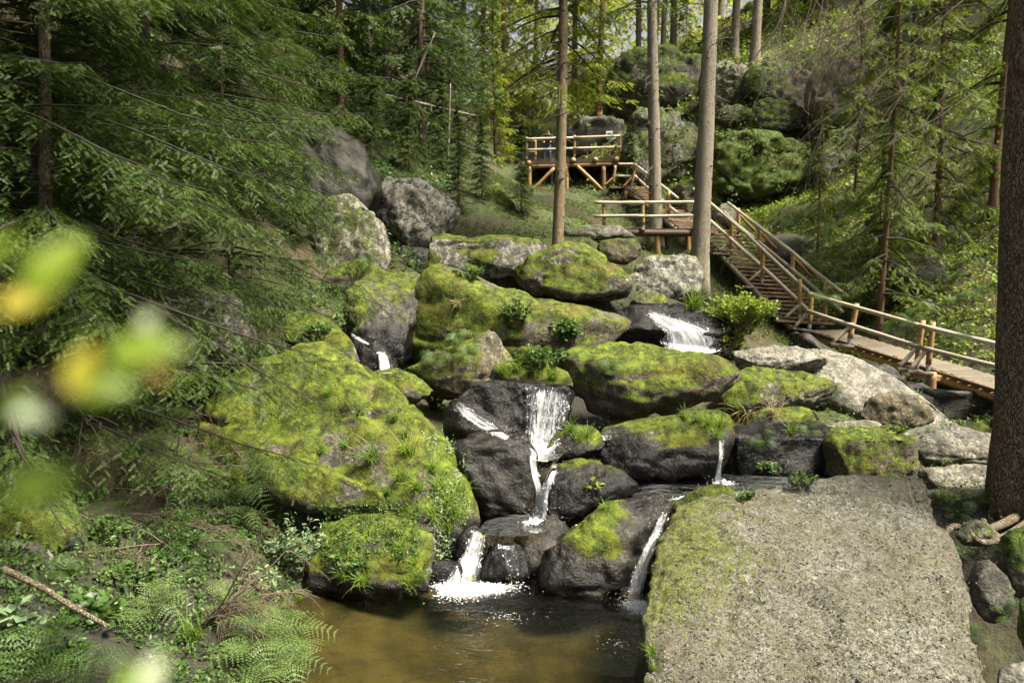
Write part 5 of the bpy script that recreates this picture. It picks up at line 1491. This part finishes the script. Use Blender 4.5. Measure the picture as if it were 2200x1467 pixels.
def align(n, yaw):
    z = norm(np.asarray(n, float)); x = norm(np.cross([math.sin(yaw), math.cos(yaw), .01], z)); y = np.cross(z, x)
    return Matrix((x, y, z)).transposed().to_euler()

def fern(label, px, py, spx, pale=False, nf=8, pos=None, nrm=None, group=None, half=None):
    l, n = hit(px, py) if pos is None else (pos, nrm)
    d = l[1]
    s = spx * d / FPX
    root = empty('fern', l - np.array([0, 0, .02]), label, 'fern', group)
    up = norm(n * .45 + np.array([0, -.1, .9]))
    root.rotation_euler = align(up, 0)
    a0 = RF.uniform(0, 6.28)
    nf = max(5, nf - 2)
    for k in range(nf):
        a = a0 + k * 2 * math.pi / nf + RF.uniform(-.3, .3) if half is None else half + RF.uniform(-1.1, 1.1)
        fo = link('frond', (FR_PALE if pale else FR)[RF.integers(0, 3)], None, parent=root)
        fo.rotation_euler = (RF.uniform(-.25, .25), -RF.uniform(.15, .75), a)
        k_ = s * RF.uniform(.85, 1.25)
        fo.scale = (k_, k_, k_)
    return root

for a in [('dense dark fern below the overhanging granite boulder', 350, 930, 110, False, 11), ('fern left of the dense dark one', 265, 905, 80, False, 8), ('pale fern drooping from the moss ledge', 560, 1040, 95, True, 8), ('pale fern behind the dead brush', 500, 1085, 85, True, 7),
          ('bright fern in the middle of the lower left plants', 330, 1330, 120, True, 9), ('upright fern beside the arching dead branch', 490, 1320, 100, True, 8), ('pale fern at the pool edge', 545, 1400, 120, True, 9),
          ('large pale fern leaning over the pool corner', 560, 1455, 150, True, 10), ('big fern in the bottom left corner', 60, 1475, 220, False, 9), ('fern frond cluster right of the corner fern', 190, 1480, 170, False, 8),
          ('fern at the left edge below the tall herb', -10, 1420, 150, False, 7), ('small fern by the mossy left mound', 60, 1060, 60, False, 7),
          ('fern at the foot of the big trunk', 2085, 1085, 75, False, 9), ('little fern behind the right corner of the flat slab', 2050, 1110, 45, False, 6), ('fern leaning from the gap beside the largest green-topped boulder', 1480, 880, 60, False, 8),
          ('fern hanging over the front of the largest green-topped boulder', 1310, 800, 50, False, 7), ('fern crest on the leaning lichen-faced boulder', 985, 745, 55, True, 8), ('fern at the shoulder of the leaning lichen-faced boulder', 940, 775, 45, False, 7), ('fern under the crest of the leaning boulder', 1005, 770, 45, True, 6),
          ('fern hanging in the gap below the walkway rocks', 1790, 850, 40, False, 6), ('fern on the dark-fronted block', 1640, 950, 45, False, 7), ('fern hanging beside the squared mossed block', 1735, 930, 40, False, 6), ('fern on the streaked rock', 790, 570, 45, False, 7), ('fern below the high grey boulder', 700, 560, 35, False, 6),
          ('big fern high beside the staircase top', 1680, 425, 45, False, 8), ('fern beside the upper staircase', 1560, 400, 35, False, 7), ('fern under the cliff moss', 1630, 470, 40, False, 7)]:
    fern(*a)
for a in [('small fern deep in the cleft right of the slab', 2085, 1370, 45, False, 7), ('fern sprig under the bent root', 2070, 1190, 40, False, 7), ('fern at the right edge beside the mossy boulder', 2160, 1320, 50, False, 7), ('large pale fern overhanging the pool in the corner', 610, 1400, 130, True, 9), ('broad pale fern at the very bottom by the pool', 620, 1462, 150, True, 9), ('pale fern between the arching branch and the pool', 545, 1330, 100, True, 8), ('fern among the dead brush, uppermost', 300, 1000, 85, False, 8), ('fern at the right end of the dead brush', 470, 1010, 80, True, 8), ('dark fern in the middle of the dead brush', 385, 1080, 80, False, 8), ('fern below the left mossy mound', 130, 1240, 80, False, 7), ('pale fern under the moss ledge', 520, 1130, 80, True, 8), ('fern under the dead brush at its right', 430, 1200, 90, False, 8)]:
    fern(*a)
k = 0
spots = [(1720,540),(1745,470),(1790,500),(1830,560),(1850,620),(1880,580),(1900,650),(1940,560),(1950,640),(1990,600),(2000,680),(2040,600),(2060,660),(2080,720),(1840,690),(1905,710),(1960,700),(2030,740),(1800,600),(1760,580),(1820,470),(1870,500),(1920,490),(1980,520),(2060,520),(1690,500),(1780,650),(2095,640),(2010,560),(1860,660)]
for (x, y) in spots:
    where = ('beside the top of the long staircase' if x < 1760 and y < 560 else 'behind the foot of the long staircase' if x < 1830 else 'high on the slope above the walkway' if y < 560 else 'just behind the walkway railing' if y > 655 else 'in the middle of the green slope behind the walkway')
    fern('fern ' + where, x + RF.uniform(-8, 8), y + RF.uniform(-8, 8), RF.uniform(38, 58), RF.uniform() < .25, 7, group='ferns on the slope behind the walkway')

# --- grass
def tuft_mesh(seed, n=46, hgt=1.0, droop=.5):
    r = np.random.default_rng(seed)
    mb = MB()
    for k in range(n):
        a = r.uniform(0, 6.28); L = hgt * r.uniform(.5, 1.1); o = np.array([r.normal(0, .09), r.normal(0, .09), 0])
        d = np.array([math.cos(a), math.sin(a), 0]); lean = r.uniform(.15, .9)
        t = np.linspace(0, 1, 5)
        c = o + d * (lean * L * t ** 1.5)[:, None] + np.stack([0 * t, 0 * t, L * (t - droop * r.uniform(.4, 1.2) * t ** 2.3)], -1)
        w = np.array([-d[1], d[0], 0]) * .014 * (1.05 - t)[:, None]
        v = np.concatenate([c + w, c - w])
        f = [(i, i + 1, i + 6) for i in range(4)] + [(i, i + 6, i + 5) for i in range(4)]
        mb.add(v, f)
    return mb.mesh('grass_tuft')
TU = [tuft_mesh(i, 46, 1, .5) for i in range(3)]; TUD = [tuft_mesh(9 + i, 60, 1, .8) for i in range(2)]
for m_ in TU: m_.materials.append(M['grass'])
for m_ in TUD: m_.materials.append(M['dry_grass'])
def tuft(label, px, py, spx, dry=False, group=None):
    l, n = hit(px, py)
    o = link('grass_tuft', (TUD if dry else TU)[RF.integers(0, 2 if dry else 3)], None, loc=l - n * .01, label=label, cat='grass', group=group)
    o.rotation_euler = align(norm(n * .5 + np.array([0, -.15, .75])), RF.uniform(0, 6))
    s = spx * l[1] / FPX * 1.7
    o.scale = (s, s, s * RF.uniform(.8, 1.1))
tuft('long pale grass tuft in the middle of the whaleback boulder', 800, 985, 52); tuft('grass tuft at the right shoulder of the whaleback boulder', 880, 975, 46)
for (x, y, s) in [(770,885,30),(705,850,26),(745,960,30),(850,900,28),(870,940,32),(925,1010,40),(945,1050,44),(960,1085,44),(975,1110,46),(900,1050,36),(985,1060,38),(930,1110,40),(965,1140,40),(860,1030,32),(690,970,28),(835,1060,30)]:
    tuft('green grass tuft on the pool side of the whaleback boulder', x, y, s, group='grass tufts on the whaleback boulder')
for (x, y, s) in [(890,1215,30),(860,1180,34),(905,1240,28),(780,1250,36),(740,1245,40),(880,1262,28)]:
    tuft('grass tuft on the low lobe at the pool edge', x, y, s, group='grass tufts at the pool edge')
for (x, y, s) in [(1225,930,30),(1240,945,34),(1260,940,28)]:
    tuft('grass tuft capping the small boulder beside the central fall', x, y, s, group='grass tufts by the central fall')
for (x, y, s) in [(1520,915,32),(1540,940,36),(1500,905,26),(1550,915,30),(1470,900,26)]:
    tuft('fine grass tuft on the right end of the broad mossy boulder', x, y, s, group='grass tufts on the broad mossy boulder')
tuft('dry grass clump bowed over the dark-fronted block', 1600, 905, 55, True); tuft('straw-coloured grass beside the dry grass clump', 1660, 890, 34, True)
for (x, y, s) in [(1080,800,26),(1110,795,28),(1150,805,26),(1190,810,26)]:
    tuft('grass on the low rock above the central sheet', x, y, s, group='grass above the central sheet')
tuft('grass hanging from the shelf beside the upper stream', 1490, 660, 50); tuft('grass fringe at the left corner of the flat slab', 1398, 1405, 34); tuft('grass at the bottom of the slab edge', 1405, 1440, 28)
tuft('grass on the dark-fronted block lip', 1700, 930, 34); tuft('grass blades among the pool edge ferns', 420, 1370, 60)
tuft('grass hanging below the mossy pool boulder crest', 1300, 1095, 24); tuft('dry grass on the mossy side of the great sloping boulder', 985, 655, 26, True)

for (x, y, s_) in [(615,1305,30),(600,1330,34),(590,1360,38),(600,1395,40),(615,1430,42),(630,1458,44),(570,1385,40),(580,1420,40),(640,1290,26)]:
    tuft('grass tuft hanging over the pool edge beside the pale ferns', x, y, s_, group='grass tufts along the left pool edge')
# --- leafy plants
def leaf_tpl(w=.3, fold=.12):
    v = np.array([(0, 0, 0), (.35, w, fold), (.75, w * .72, fold * .6), (1, 0, -.1), (.75, -w * .72, fold * .6), (.35, -w, fold), (.5, 0, 0)])
    f = np.array([(0, 6, 1), (1, 6, 2), (2, 6, 3), (0, 5, 6), (5, 4, 6), (4, 3, 6)])
    return v, f
LV = leaf_tpl(.3); LVN = leaf_tpl(.2); LVB = leaf_tpl(.42)
LQ = (np.array([(0, 0, 0), (.5, .28, .06), (1, 0, -.05), (.5, -.28, .06)]), np.array([(0, 1, 2), (0, 2, 3)]))

def bush(label, px, py, wpx, hpx, n, leaf, mat, tpl=None, name='leafy_plant', cat='plant', stems=14, seed=0, group=None, hang=False, depth=.6, pos=None):
    tpl = tpl or LV
    r = np.random.default_rng(seed + 900)
    l, nn = hit(px, py) if pos is None else (np.asarray(pos, float), np.array([0, 0, 1.]))
    d = l[1]; w = wpx * d / FPX / 2; h = hpx * d / FPX
    root = empty(name, l, label, cat, group)
    a = r.uniform(0, 6.28, stems); rr = np.sqrt(r.uniform(0, 1, stems))
    tips = np.stack([np.cos(a) * rr * w, np.sin(a) * rr * w * depth - .02, h * r.uniform(.45, 1, stems) * (1 - .35 * rr)], -1)
    if hang:
        tips[:, 2] *= -1; tips[:, 1] = -np.abs(tips[:, 1]) - .05
    base = tips * np.array([.25, .25, 0]) + np.array([0, 0, -.03])
    mb = MB(); org, X, S = [], [], []
    for i in range(stems):
        mid = (base[i] + tips[i]) / 2 + np.array([0, 0, .15 * h]) * (1 if not hang else .5)
        sp = spline([base[i], mid, tips[i]], 8)
        mb.add(*tube_geo(sp, .004 * np.linspace(1, .4, 8) * (d / 8), 3, False))
        m = max(2, n // stems)
        t = np.sort(r.uniform(.25, 1, m)); q = np.array([sp[int(x * 7)] for x in t]) + r.normal(0, leaf * .35, (m, 3))
        dirs = norm(norm(sp[-1] - sp[0]) * .35 + r.normal(0, .8, (m, 3)) * np.array([1, 1, .35]) + np.array([0, -.1, .05]))
        org.append(q); X.append(dirs); S.append(leaf * r.uniform(.55, 1.2, m))
    org, X, S = np.concatenate(org), np.concatenate(X), np.concatenate(S)
    Z = norm(np.array([0, -.25, 1.0]) + r.normal(0, .4, org.shape))
    v, f = place(tpl[0], tpl[1], org, X, Z, S)
    link('foliage', new_mesh('foliage', v, f), M[mat], parent=root)
    link('stems', mb.mesh('stems'), M['twig_brown'], parent=root)
    return root
bush('pale silvery-leaved bush hanging over the left pool bank', 640, 1235, 170, 165, 700, .075, 'herb_pale', LVN, stems=34, seed=1)
bush('lower pale-leaved sprays beside the pool boulder lobe', 560, 1275, 120, 90, 320, .06, 'herb_pale', LVN, stems=18, seed=2)
bush('broad-leaved nettle in the lower left', 205, 1345, 130, 110, 46, .13, 'herb', LVB, stems=7, seed=3)
bush('tall pale herb at the left edge', 20, 1385, 150, 150, 70, .12, 'herb_pale', LVB, stems=9, seed=4)
bush('dark leafy herb below the nettle', 150, 1420, 160, 90, 120, .08, 'herb', LV, stems=14, seed=5)
bush('flowering balsam with narrow leaves by the pool lobe', 745, 1235, 90, 70, 110, .075, 'herb', LV, stems=9, seed=6)
bush('yellow-green shrub beside the foot of the grey trunk', 1590, 715, 190, 110, 2600, .085, 'herb_lime', LV, name='shrub', cat='shrub', stems=90, seed=7)
bush('lime shrub spilling over the upper stream bank', 1555, 760, 120, 90, 1100, .07, 'herb_lime', LV, name='shrub', cat='shrub', stems=40, seed=8)
bush('leafy clump rooted on the ridge of the great sloping boulder', 1110, 700, 90, 75, 420, .07, 'herb', LV, stems=24, seed=9)
bush('round-leaved clump on the right of the great sloping boulder', 1215, 735, 100, 60, 420, .08, 'herb', LVB, stems=22, seed=10)
bush('trailing leaves below the great sloping boulder', 1170, 790, 150, 60, 520, .06, 'herb', LVB, stems=26, seed=11)
bush('leafy trail down the wet edge of the whaleback boulder', 935, 880, 70, 60, 420, .05, 'herb', LVB, stems=22, seed=12)
bush('small leafy plant at the upper gully rock', 690, 720, 80, 36, 260, .05, 'herb', LVB, stems=16, seed=13)
bush('small dock plant on the green wedge boulder', 1278, 1052, 50, 26, 22, .1, 'herb_lime', LVN, stems=6, seed=14)
bush('bright herb behind the flat slab by the dark basin', 1720, 1045, 90, 42, 260, .045, 'herb', LV, stems=18, seed=15)
bush('herb tuft beside the small rounded rock', 1600, 1072, 50, 28, 90, .05, 'herb', LV, stems=9, seed=16)
bush('yellow autumn sapling behind the blurred leaves', 210, 800, 190, 150, 420, .06, 'herb_lime', LV, stems=26, seed=17, name='sapling', cat='sapling')
bush('red-tinged low plant under the overhanging boulder', 420, 855, 80, 30, 140, .06, 'herb_lime', LV, stems=10, seed=18)
bush('leafy herb on the dark-fronted block face', 1650, 985, 80, 40, 160, .05, 'herb', LV, stems=12, seed=19, hang=True)
bush('leaf tuft beside the rounded brown boulder', 1930, 925, 50, 22, 70, .05, 'herb', LV, stems=7, seed=20)
bush('dark leafy clump on the streaked rock', 760, 600, 110, 50, 300, .06, 'herb', LVN, stems=18, seed=21)
bush('leafy clump under the high grey boulder', 1010, 600, 90, 40, 240, .06, 'herb', LV, stems=16, seed=22)
bush('green shrub behind the staircase foot', 1850, 690, 120, 60, 420, .08, 'herb_lime', LV, name='shrub', cat='shrub', stems=26, seed=23)
bush('yellow-leaved shrub among the slope ferns', 1900, 540, 110, 60, 380, .09, 'herb_lime', LV, name='shrub', cat='shrub', stems=24, seed=24)

bush('dark herb between the mossy mound and the brush', 230, 1160, 130, 80, 200, .07, 'herb', LV, stems=16, seed=31)
bush('narrow-leaved herb under the brush heap', 400, 1180, 150, 80, 240, .06, 'herb', LVN, stems=18, seed=32)
bush('herb patch above the nettle', 300, 1260, 150, 70, 200, .07, 'herb', LV, stems=16, seed=33)
bush('dark bush in the shade above the whaleback boulder', 600, 690, 130, 110, 500, .07, 'herb', LV, stems=34, seed=34)
bush('dark shrub under the boughs left of the streaked rock', 640, 620, 120, 90, 420, .07, 'herb', LV, name='shrub', cat='shrub', stems=30, seed=35)
# --- scattered ground cover
def cover(label, pts, nrm, leaf, mat, seed, per=4, tpl=LQ):
    r = np.random.default_rng(seed)
    n = len(pts)
    o = np.repeat(pts, per, 0); nn = np.repeat(nrm, per, 0)
    X = norm(np.cross(nn, r.normal(size=o.shape)) + nn * r.uniform(.1, 1.0, (len(o), 1)))
    S = leaf * r.uniform(.5, 1.3, len(o)) * np.repeat(r.uniform(.6, 1.4, n), per)
    Z = norm(nn + r.normal(0, .4, o.shape))
    v, f = place(tpl[0], tpl[1], o + r.normal(0, leaf * .6, o.shape) + nn * r.uniform(0, leaf * 1.6, (len(o), 1)), X, Z, S)
    C = o.mean(0)
    return link('ground_cover', new_mesh('ground_cover', v - C, f), M[mat], loc=C, kind='stuff', label=label, cat='ground cover')

def world_scatter(n, x0, x1, y0, y1, seed, keep=None, fast=False):
    r = np.random.default_rng(seed)
    if fast:
        x, y = r.uniform(x0, x1, n), r.uniform(y0, y1, n)
        z = tz(x, y); e = .1
        nr = norm(np.stack([(z - tz(x + e, y)) / e, (z - tz(x, y + e)) / e, np.ones(n)], -1))
        p = np.stack([x, y, z], -1)
        k = (z > .05) & (vnoise(p * keep[1], keep[0]) > keep[2])
        return p[k], nr[k]
    ps, ns = [], []
    for _ in range(n):
        x, y = r.uniform(x0, x1), r.uniform(y0, y1)
        l, nr = drop(x, y)
        if keep is None or keep(l, nr):
            ps.append(l); ns.append(nr)
    return np.array(ps), np.array(ns)
def clump(seed, sc, th):
    return lambda l, n: l[2] > .05 and vnoise(l * sc, seed) > th
p, n = world_scatter(9000, 7.5, 17, 16, 31, 1, (3, .7, -.3), True); cover('leafy green undergrowth covering the right-hand slope', p, n, .10, 'herb_lime', 1, 5)
p, n = world_scatter(14000, -12, -2, 11, 34, 2, (4, .6, -.25), True); cover('dark undergrowth on the left-hand slope', p, n, .10, 'herb', 2, 5)
p, n = world_scatter(9000, -7, -1.7, 4.5, 11, 3, (5, 1.1, -.1), True); cover('low green growth on the near left bank', p, n, .05, 'herb', 3, 5)
p, n = world_scatter(14000, -4, 8, 18, 36, 4, (6, .8, -.25), True); cover('mossy low growth around the spruces in mid-slope', p, n, .06, 'herb_mid', 4, 5)
p, n = world_scatter(1500, 4, 10, 9, 17, 6, lambda l, n: l[2] > .75 and vnoise(l * 1.4, 7) > .35); cover('sparse leaves between the right-hand rocks', p, n, .045, 'herb', 6, 4)
p, n = world_scatter(6000, 3, 20, 32, 50, 7, (8, .5, -.2), True); cover('sunlit low growth on the ridge', p, n, .16, 'herb_lime', 7, 5)
p, n = world_scatter(6000, 5.5, 16, 1, 16, 16, (15, .8, -.2), True); cover('low growth on the bank around the big trunk', p, n, .07, 'herb_mid', 16, 5)
# small-leaved cover on the pool side of the whaleback
ps, ns = [], []
for _ in range(900):
    q = np.array([RF.uniform(820, 1005), RF.uniform(930, 1210)])
    if q[0] > 900 + (q[1] - 930) * .1 and vnoise(np.array([q[0] * .02, q[1] * .02, 0]), 3) > -.15:
        l, n_ = hit(*q); ps.append(l); ns.append(n_)
cover('small round-leaved plants creeping over the whaleback boulder', np.array(ps), np.array(ns), .032, 'herb_pale', 8, 4)
ps, ns = [], []
for _ in range(700):
    l, n_ = hit(RF.uniform(690, 905), RF.uniform(1075, 1200)); ps.append(l); ns.append(n_)
cover('creeping leaves in the cleft between the whaleback boulder and its lobe', np.array(ps), np.array(ns), .03, 'herb', 9, 4)
ps, ns = [], []
for _ in range(2200):
    q = (RF.uniform(1310, 1880), RF.uniform(95, 450))
    if vnoise(np.array([q[0] * .018, q[1] * .018, 0]), 13) > -.05:
        l, n_ = hit(*q)
        if 26 < l[1] < 45: ps.append(l); ns.append(norm(n_ + np.array([0, 0, .6])))
cover('moss and small plants clinging to the cliff blocks', np.array(ps), np.array(ns), .11, 'herb_mid', 18, 5)
# bark flakes and needles lying on the flat slab
ps, ns = [], []
while len(ps) < 9000:
    l, n_ = hit(RF.uniform(1390, 2110), RF.uniform(1040, 1467))
    if n_[2] > .5 and l[2] > .3: ps.append(l); ns.append(n_)
ps, ns = np.array(ps), np.array(ns)
X = norm(np.cross(ns, RF.normal(size=ps.shape)))
v, f = place(LQ[0] * np.array([1, .9, 2.5]), LQ[1], ps + ns * .002, X, norm(ns + RF.normal(0, .35, ps.shape)), RF.uniform(.009, .04, len(ps)))
C = ps.mean(0)
link('litter', new_mesh('litter', v - C, f), M['litter'], loc=C, kind='stuff', label='bark flakes and needles strewn over the flat slab', cat='litter')

# --- dead brush, lower left
def brush(label, spots, seed, L=1.0, mat='twig_brown', name='brush_pile'):
    r = np.random.default_rng(seed)
    w = [P(*s[:3]) for s in spots]; O = w[0]
    mb = MB()
    for q, s in zip(w, spots):
        d = np.array(s[3], float)
        dead_branch_geo(r, mb, q - O, d, L * r.uniform(.7, 1.2), .012, 2, .22, 7, .7)
    return link(name, mb.mesh(name), M[mat], loc=O, label=label, cat='brushwood')
rb = np.random.default_rng(8)
sp_ = []
for k in range(38):
    x, y = rb.uniform(180, 560), rb.uniform(930, 1200)
    l, n_ = hit(x, y)
    sp_.append((x, y, l[1] - .1, (rb.normal(.2, .9), rb.uniform(-.9, .2), rb.uniform(.1, .8))))
brush('tangled heap of dead brown twigs on the left bank', sp_, 3, .85)
sp_ = []
for k in range(9):
    x, y = 440 + rb.uniform(-15, 15), 1330 + rb.uniform(-15, 15)
    l, n_ = hit(x, y)
    sp_.append((x, y, l[1] - .05, (1.0 + rb.normal(0, .15), rb.normal(0, .2), .75 + rb.normal(0, .15))))
brush('dead branch arching from the ferns over the pool edge', sp_, 4, .95, name='dead_branch')
# --- distant sunlit broadleaf wood beyond the ridge
r = np.random.default_rng(55)
cl = np.stack([r.uniform(-26, 46, 620), r.uniform(56, 92, 620), r.uniform(8, 46, 620)], -1)
cl[:170] = np.stack([r.uniform(0, 28, 170), r.uniform(50, 60, 170), r.uniform(14, 30, 170)], -1)  # clusters added to cover grey sky with bright yellow
o = np.repeat(cl, 100, 0) + r.normal(0, 1.4, (620 * 100, 3))
v, f = place(LQ[0] * np.array([1, 1.5, 1]), LQ[1], o, r.normal(size=o.shape), norm(r.normal(size=o.shape) + [0, -.6, .6]), r.uniform(.14, .36, len(o)))
M['far_leaf'] = mat_leaf('far_sun_tinted_leaves', (0.3, 0.32, 0.04), (0.62, 0.6, 0.12), .5, .6)  # sunlight of the far wood painted into the leaf colour
C = o.mean(0)
link('far_wood', new_mesh('far_wood', v - C, f), M['far_leaf'], loc=C, kind='stuff', label='distant sunlit yellow-green wood beyond the ridge', cat='wood')
# ------------------------------------------------------------------ leaves close to the lens
def front_leaf_mesh(seed):
    r = random.Random(seed)
    n = 9
    v, f = [], []
    for i in range(n):
        t = i / (n - 1)
        w = .27 * math.sin(math.pi * t ** .8) + .004
        z = -.22 * t * t + .03 * math.sin(5 * t + seed)
        v += [(t, -w, z + .5 * w), (t, 0, z), (t, w, z + .5 * w)]
    for i in range(n - 1):
        a = i * 3
        f += [(a, a + 3, a + 4), (a, a + 4, a + 1), (a + 1, a + 4, a + 5), (a + 1, a + 5, a + 2)]
    return new_mesh('leaf', np.array(v), np.array(f), True)
FC = {'green': mat_leaf('near_green_leaf', (0.15, 0.22, 0.02), (0.18, 0.26, 0.03), .5, .4), 'yellow': mat_leaf('near_yellow_leaf', (0.38, 0.33, 0.03), (0.42, 0.36, 0.04), .5, .4),
      'brown': mat_leaf('near_brown_leaf', (0.2, 0.12, 0.035), (0.24, 0.14, 0.045), .35, .5), 'pale': mat_leaf('near_pale_leaf', (0.26, 0.3, 0.2), (0.3, 0.34, 0.24), .3, .4)}
def twig_of_leaves(label, stem, leaves):
    w = np.array([P(*q) for q in stem]); O = w[0]
    root = empty('leafy_twig', O, label, 'twig')
    link('stem', new_mesh('stem', *tube_geo(spline(w - O, 20), .0008 * np.linspace(1.2, .6, 20), 6), True), M['twig_brown'], parent=root)
    for k, (px, py, d, L, ang, col, roll) in enumerate(leaves):
        L = L * .85; me = front_leaf_mesh(k)
        me.materials.append(FC[col])
        a = math.radians(ang)
        base = P(px - math.cos(a) * L / 2, py + math.sin(a) * L / 2, d)
        tip = P(px + math.cos(a) * L / 2, py - math.sin(a) * L / 2, d + .008)
        x = norm(tip - base); z = norm(np.array([math.sin(roll) * .7, -.75, .6])); y = norm(np.cross(z, x)); z = np.cross(x, y)
        lf = link('leaf', me, None, parent=root)
        s = np.linalg.norm(tip - base)
        lf.matrix_local = Matrix.Translation(Vector(base - O)) @ Matrix((x, y, z)).transposed().to_4x4() @ Matrix.Scale(s, 4)
twig_of_leaves('blurred leafy twig close to the lens with yellow, brown and green leaves', [(-140,1010,0.299),(-40,900,0.281),(60,820,0.272),(150,850,0.263),(260,800,0.263)],
    [(120,570,0.272,210,62,'green',.2), (10,530,0.263,120,55,'green',-.4), (55,645,0.281,150,25,'yellow',.5), (178,790,0.263,150,78,'yellow',0), (315,752,0.263,220,14,'green',-.3), (225,835,0.272,170,12,'green',.4), (335,808,0.272,85,-4,'brown',.2), (75,892,0.263,120,3,'pale',-.2), (95,1035,0.272,200,22,'green',.1), (318,688,0.281,60,105,'pale',0), (25,860,0.290,130,40,'green',.6)])
twig_of_leaves('blurred pale leaf sprig at the bottom edge close to the lens', [(300,1640,0.281),(320,1560,0.272),(330,1500,0.263)], [(330,1450,0.263,130,82,'pale',.1), (290,1480,0.272,150,110,'green',.4)])
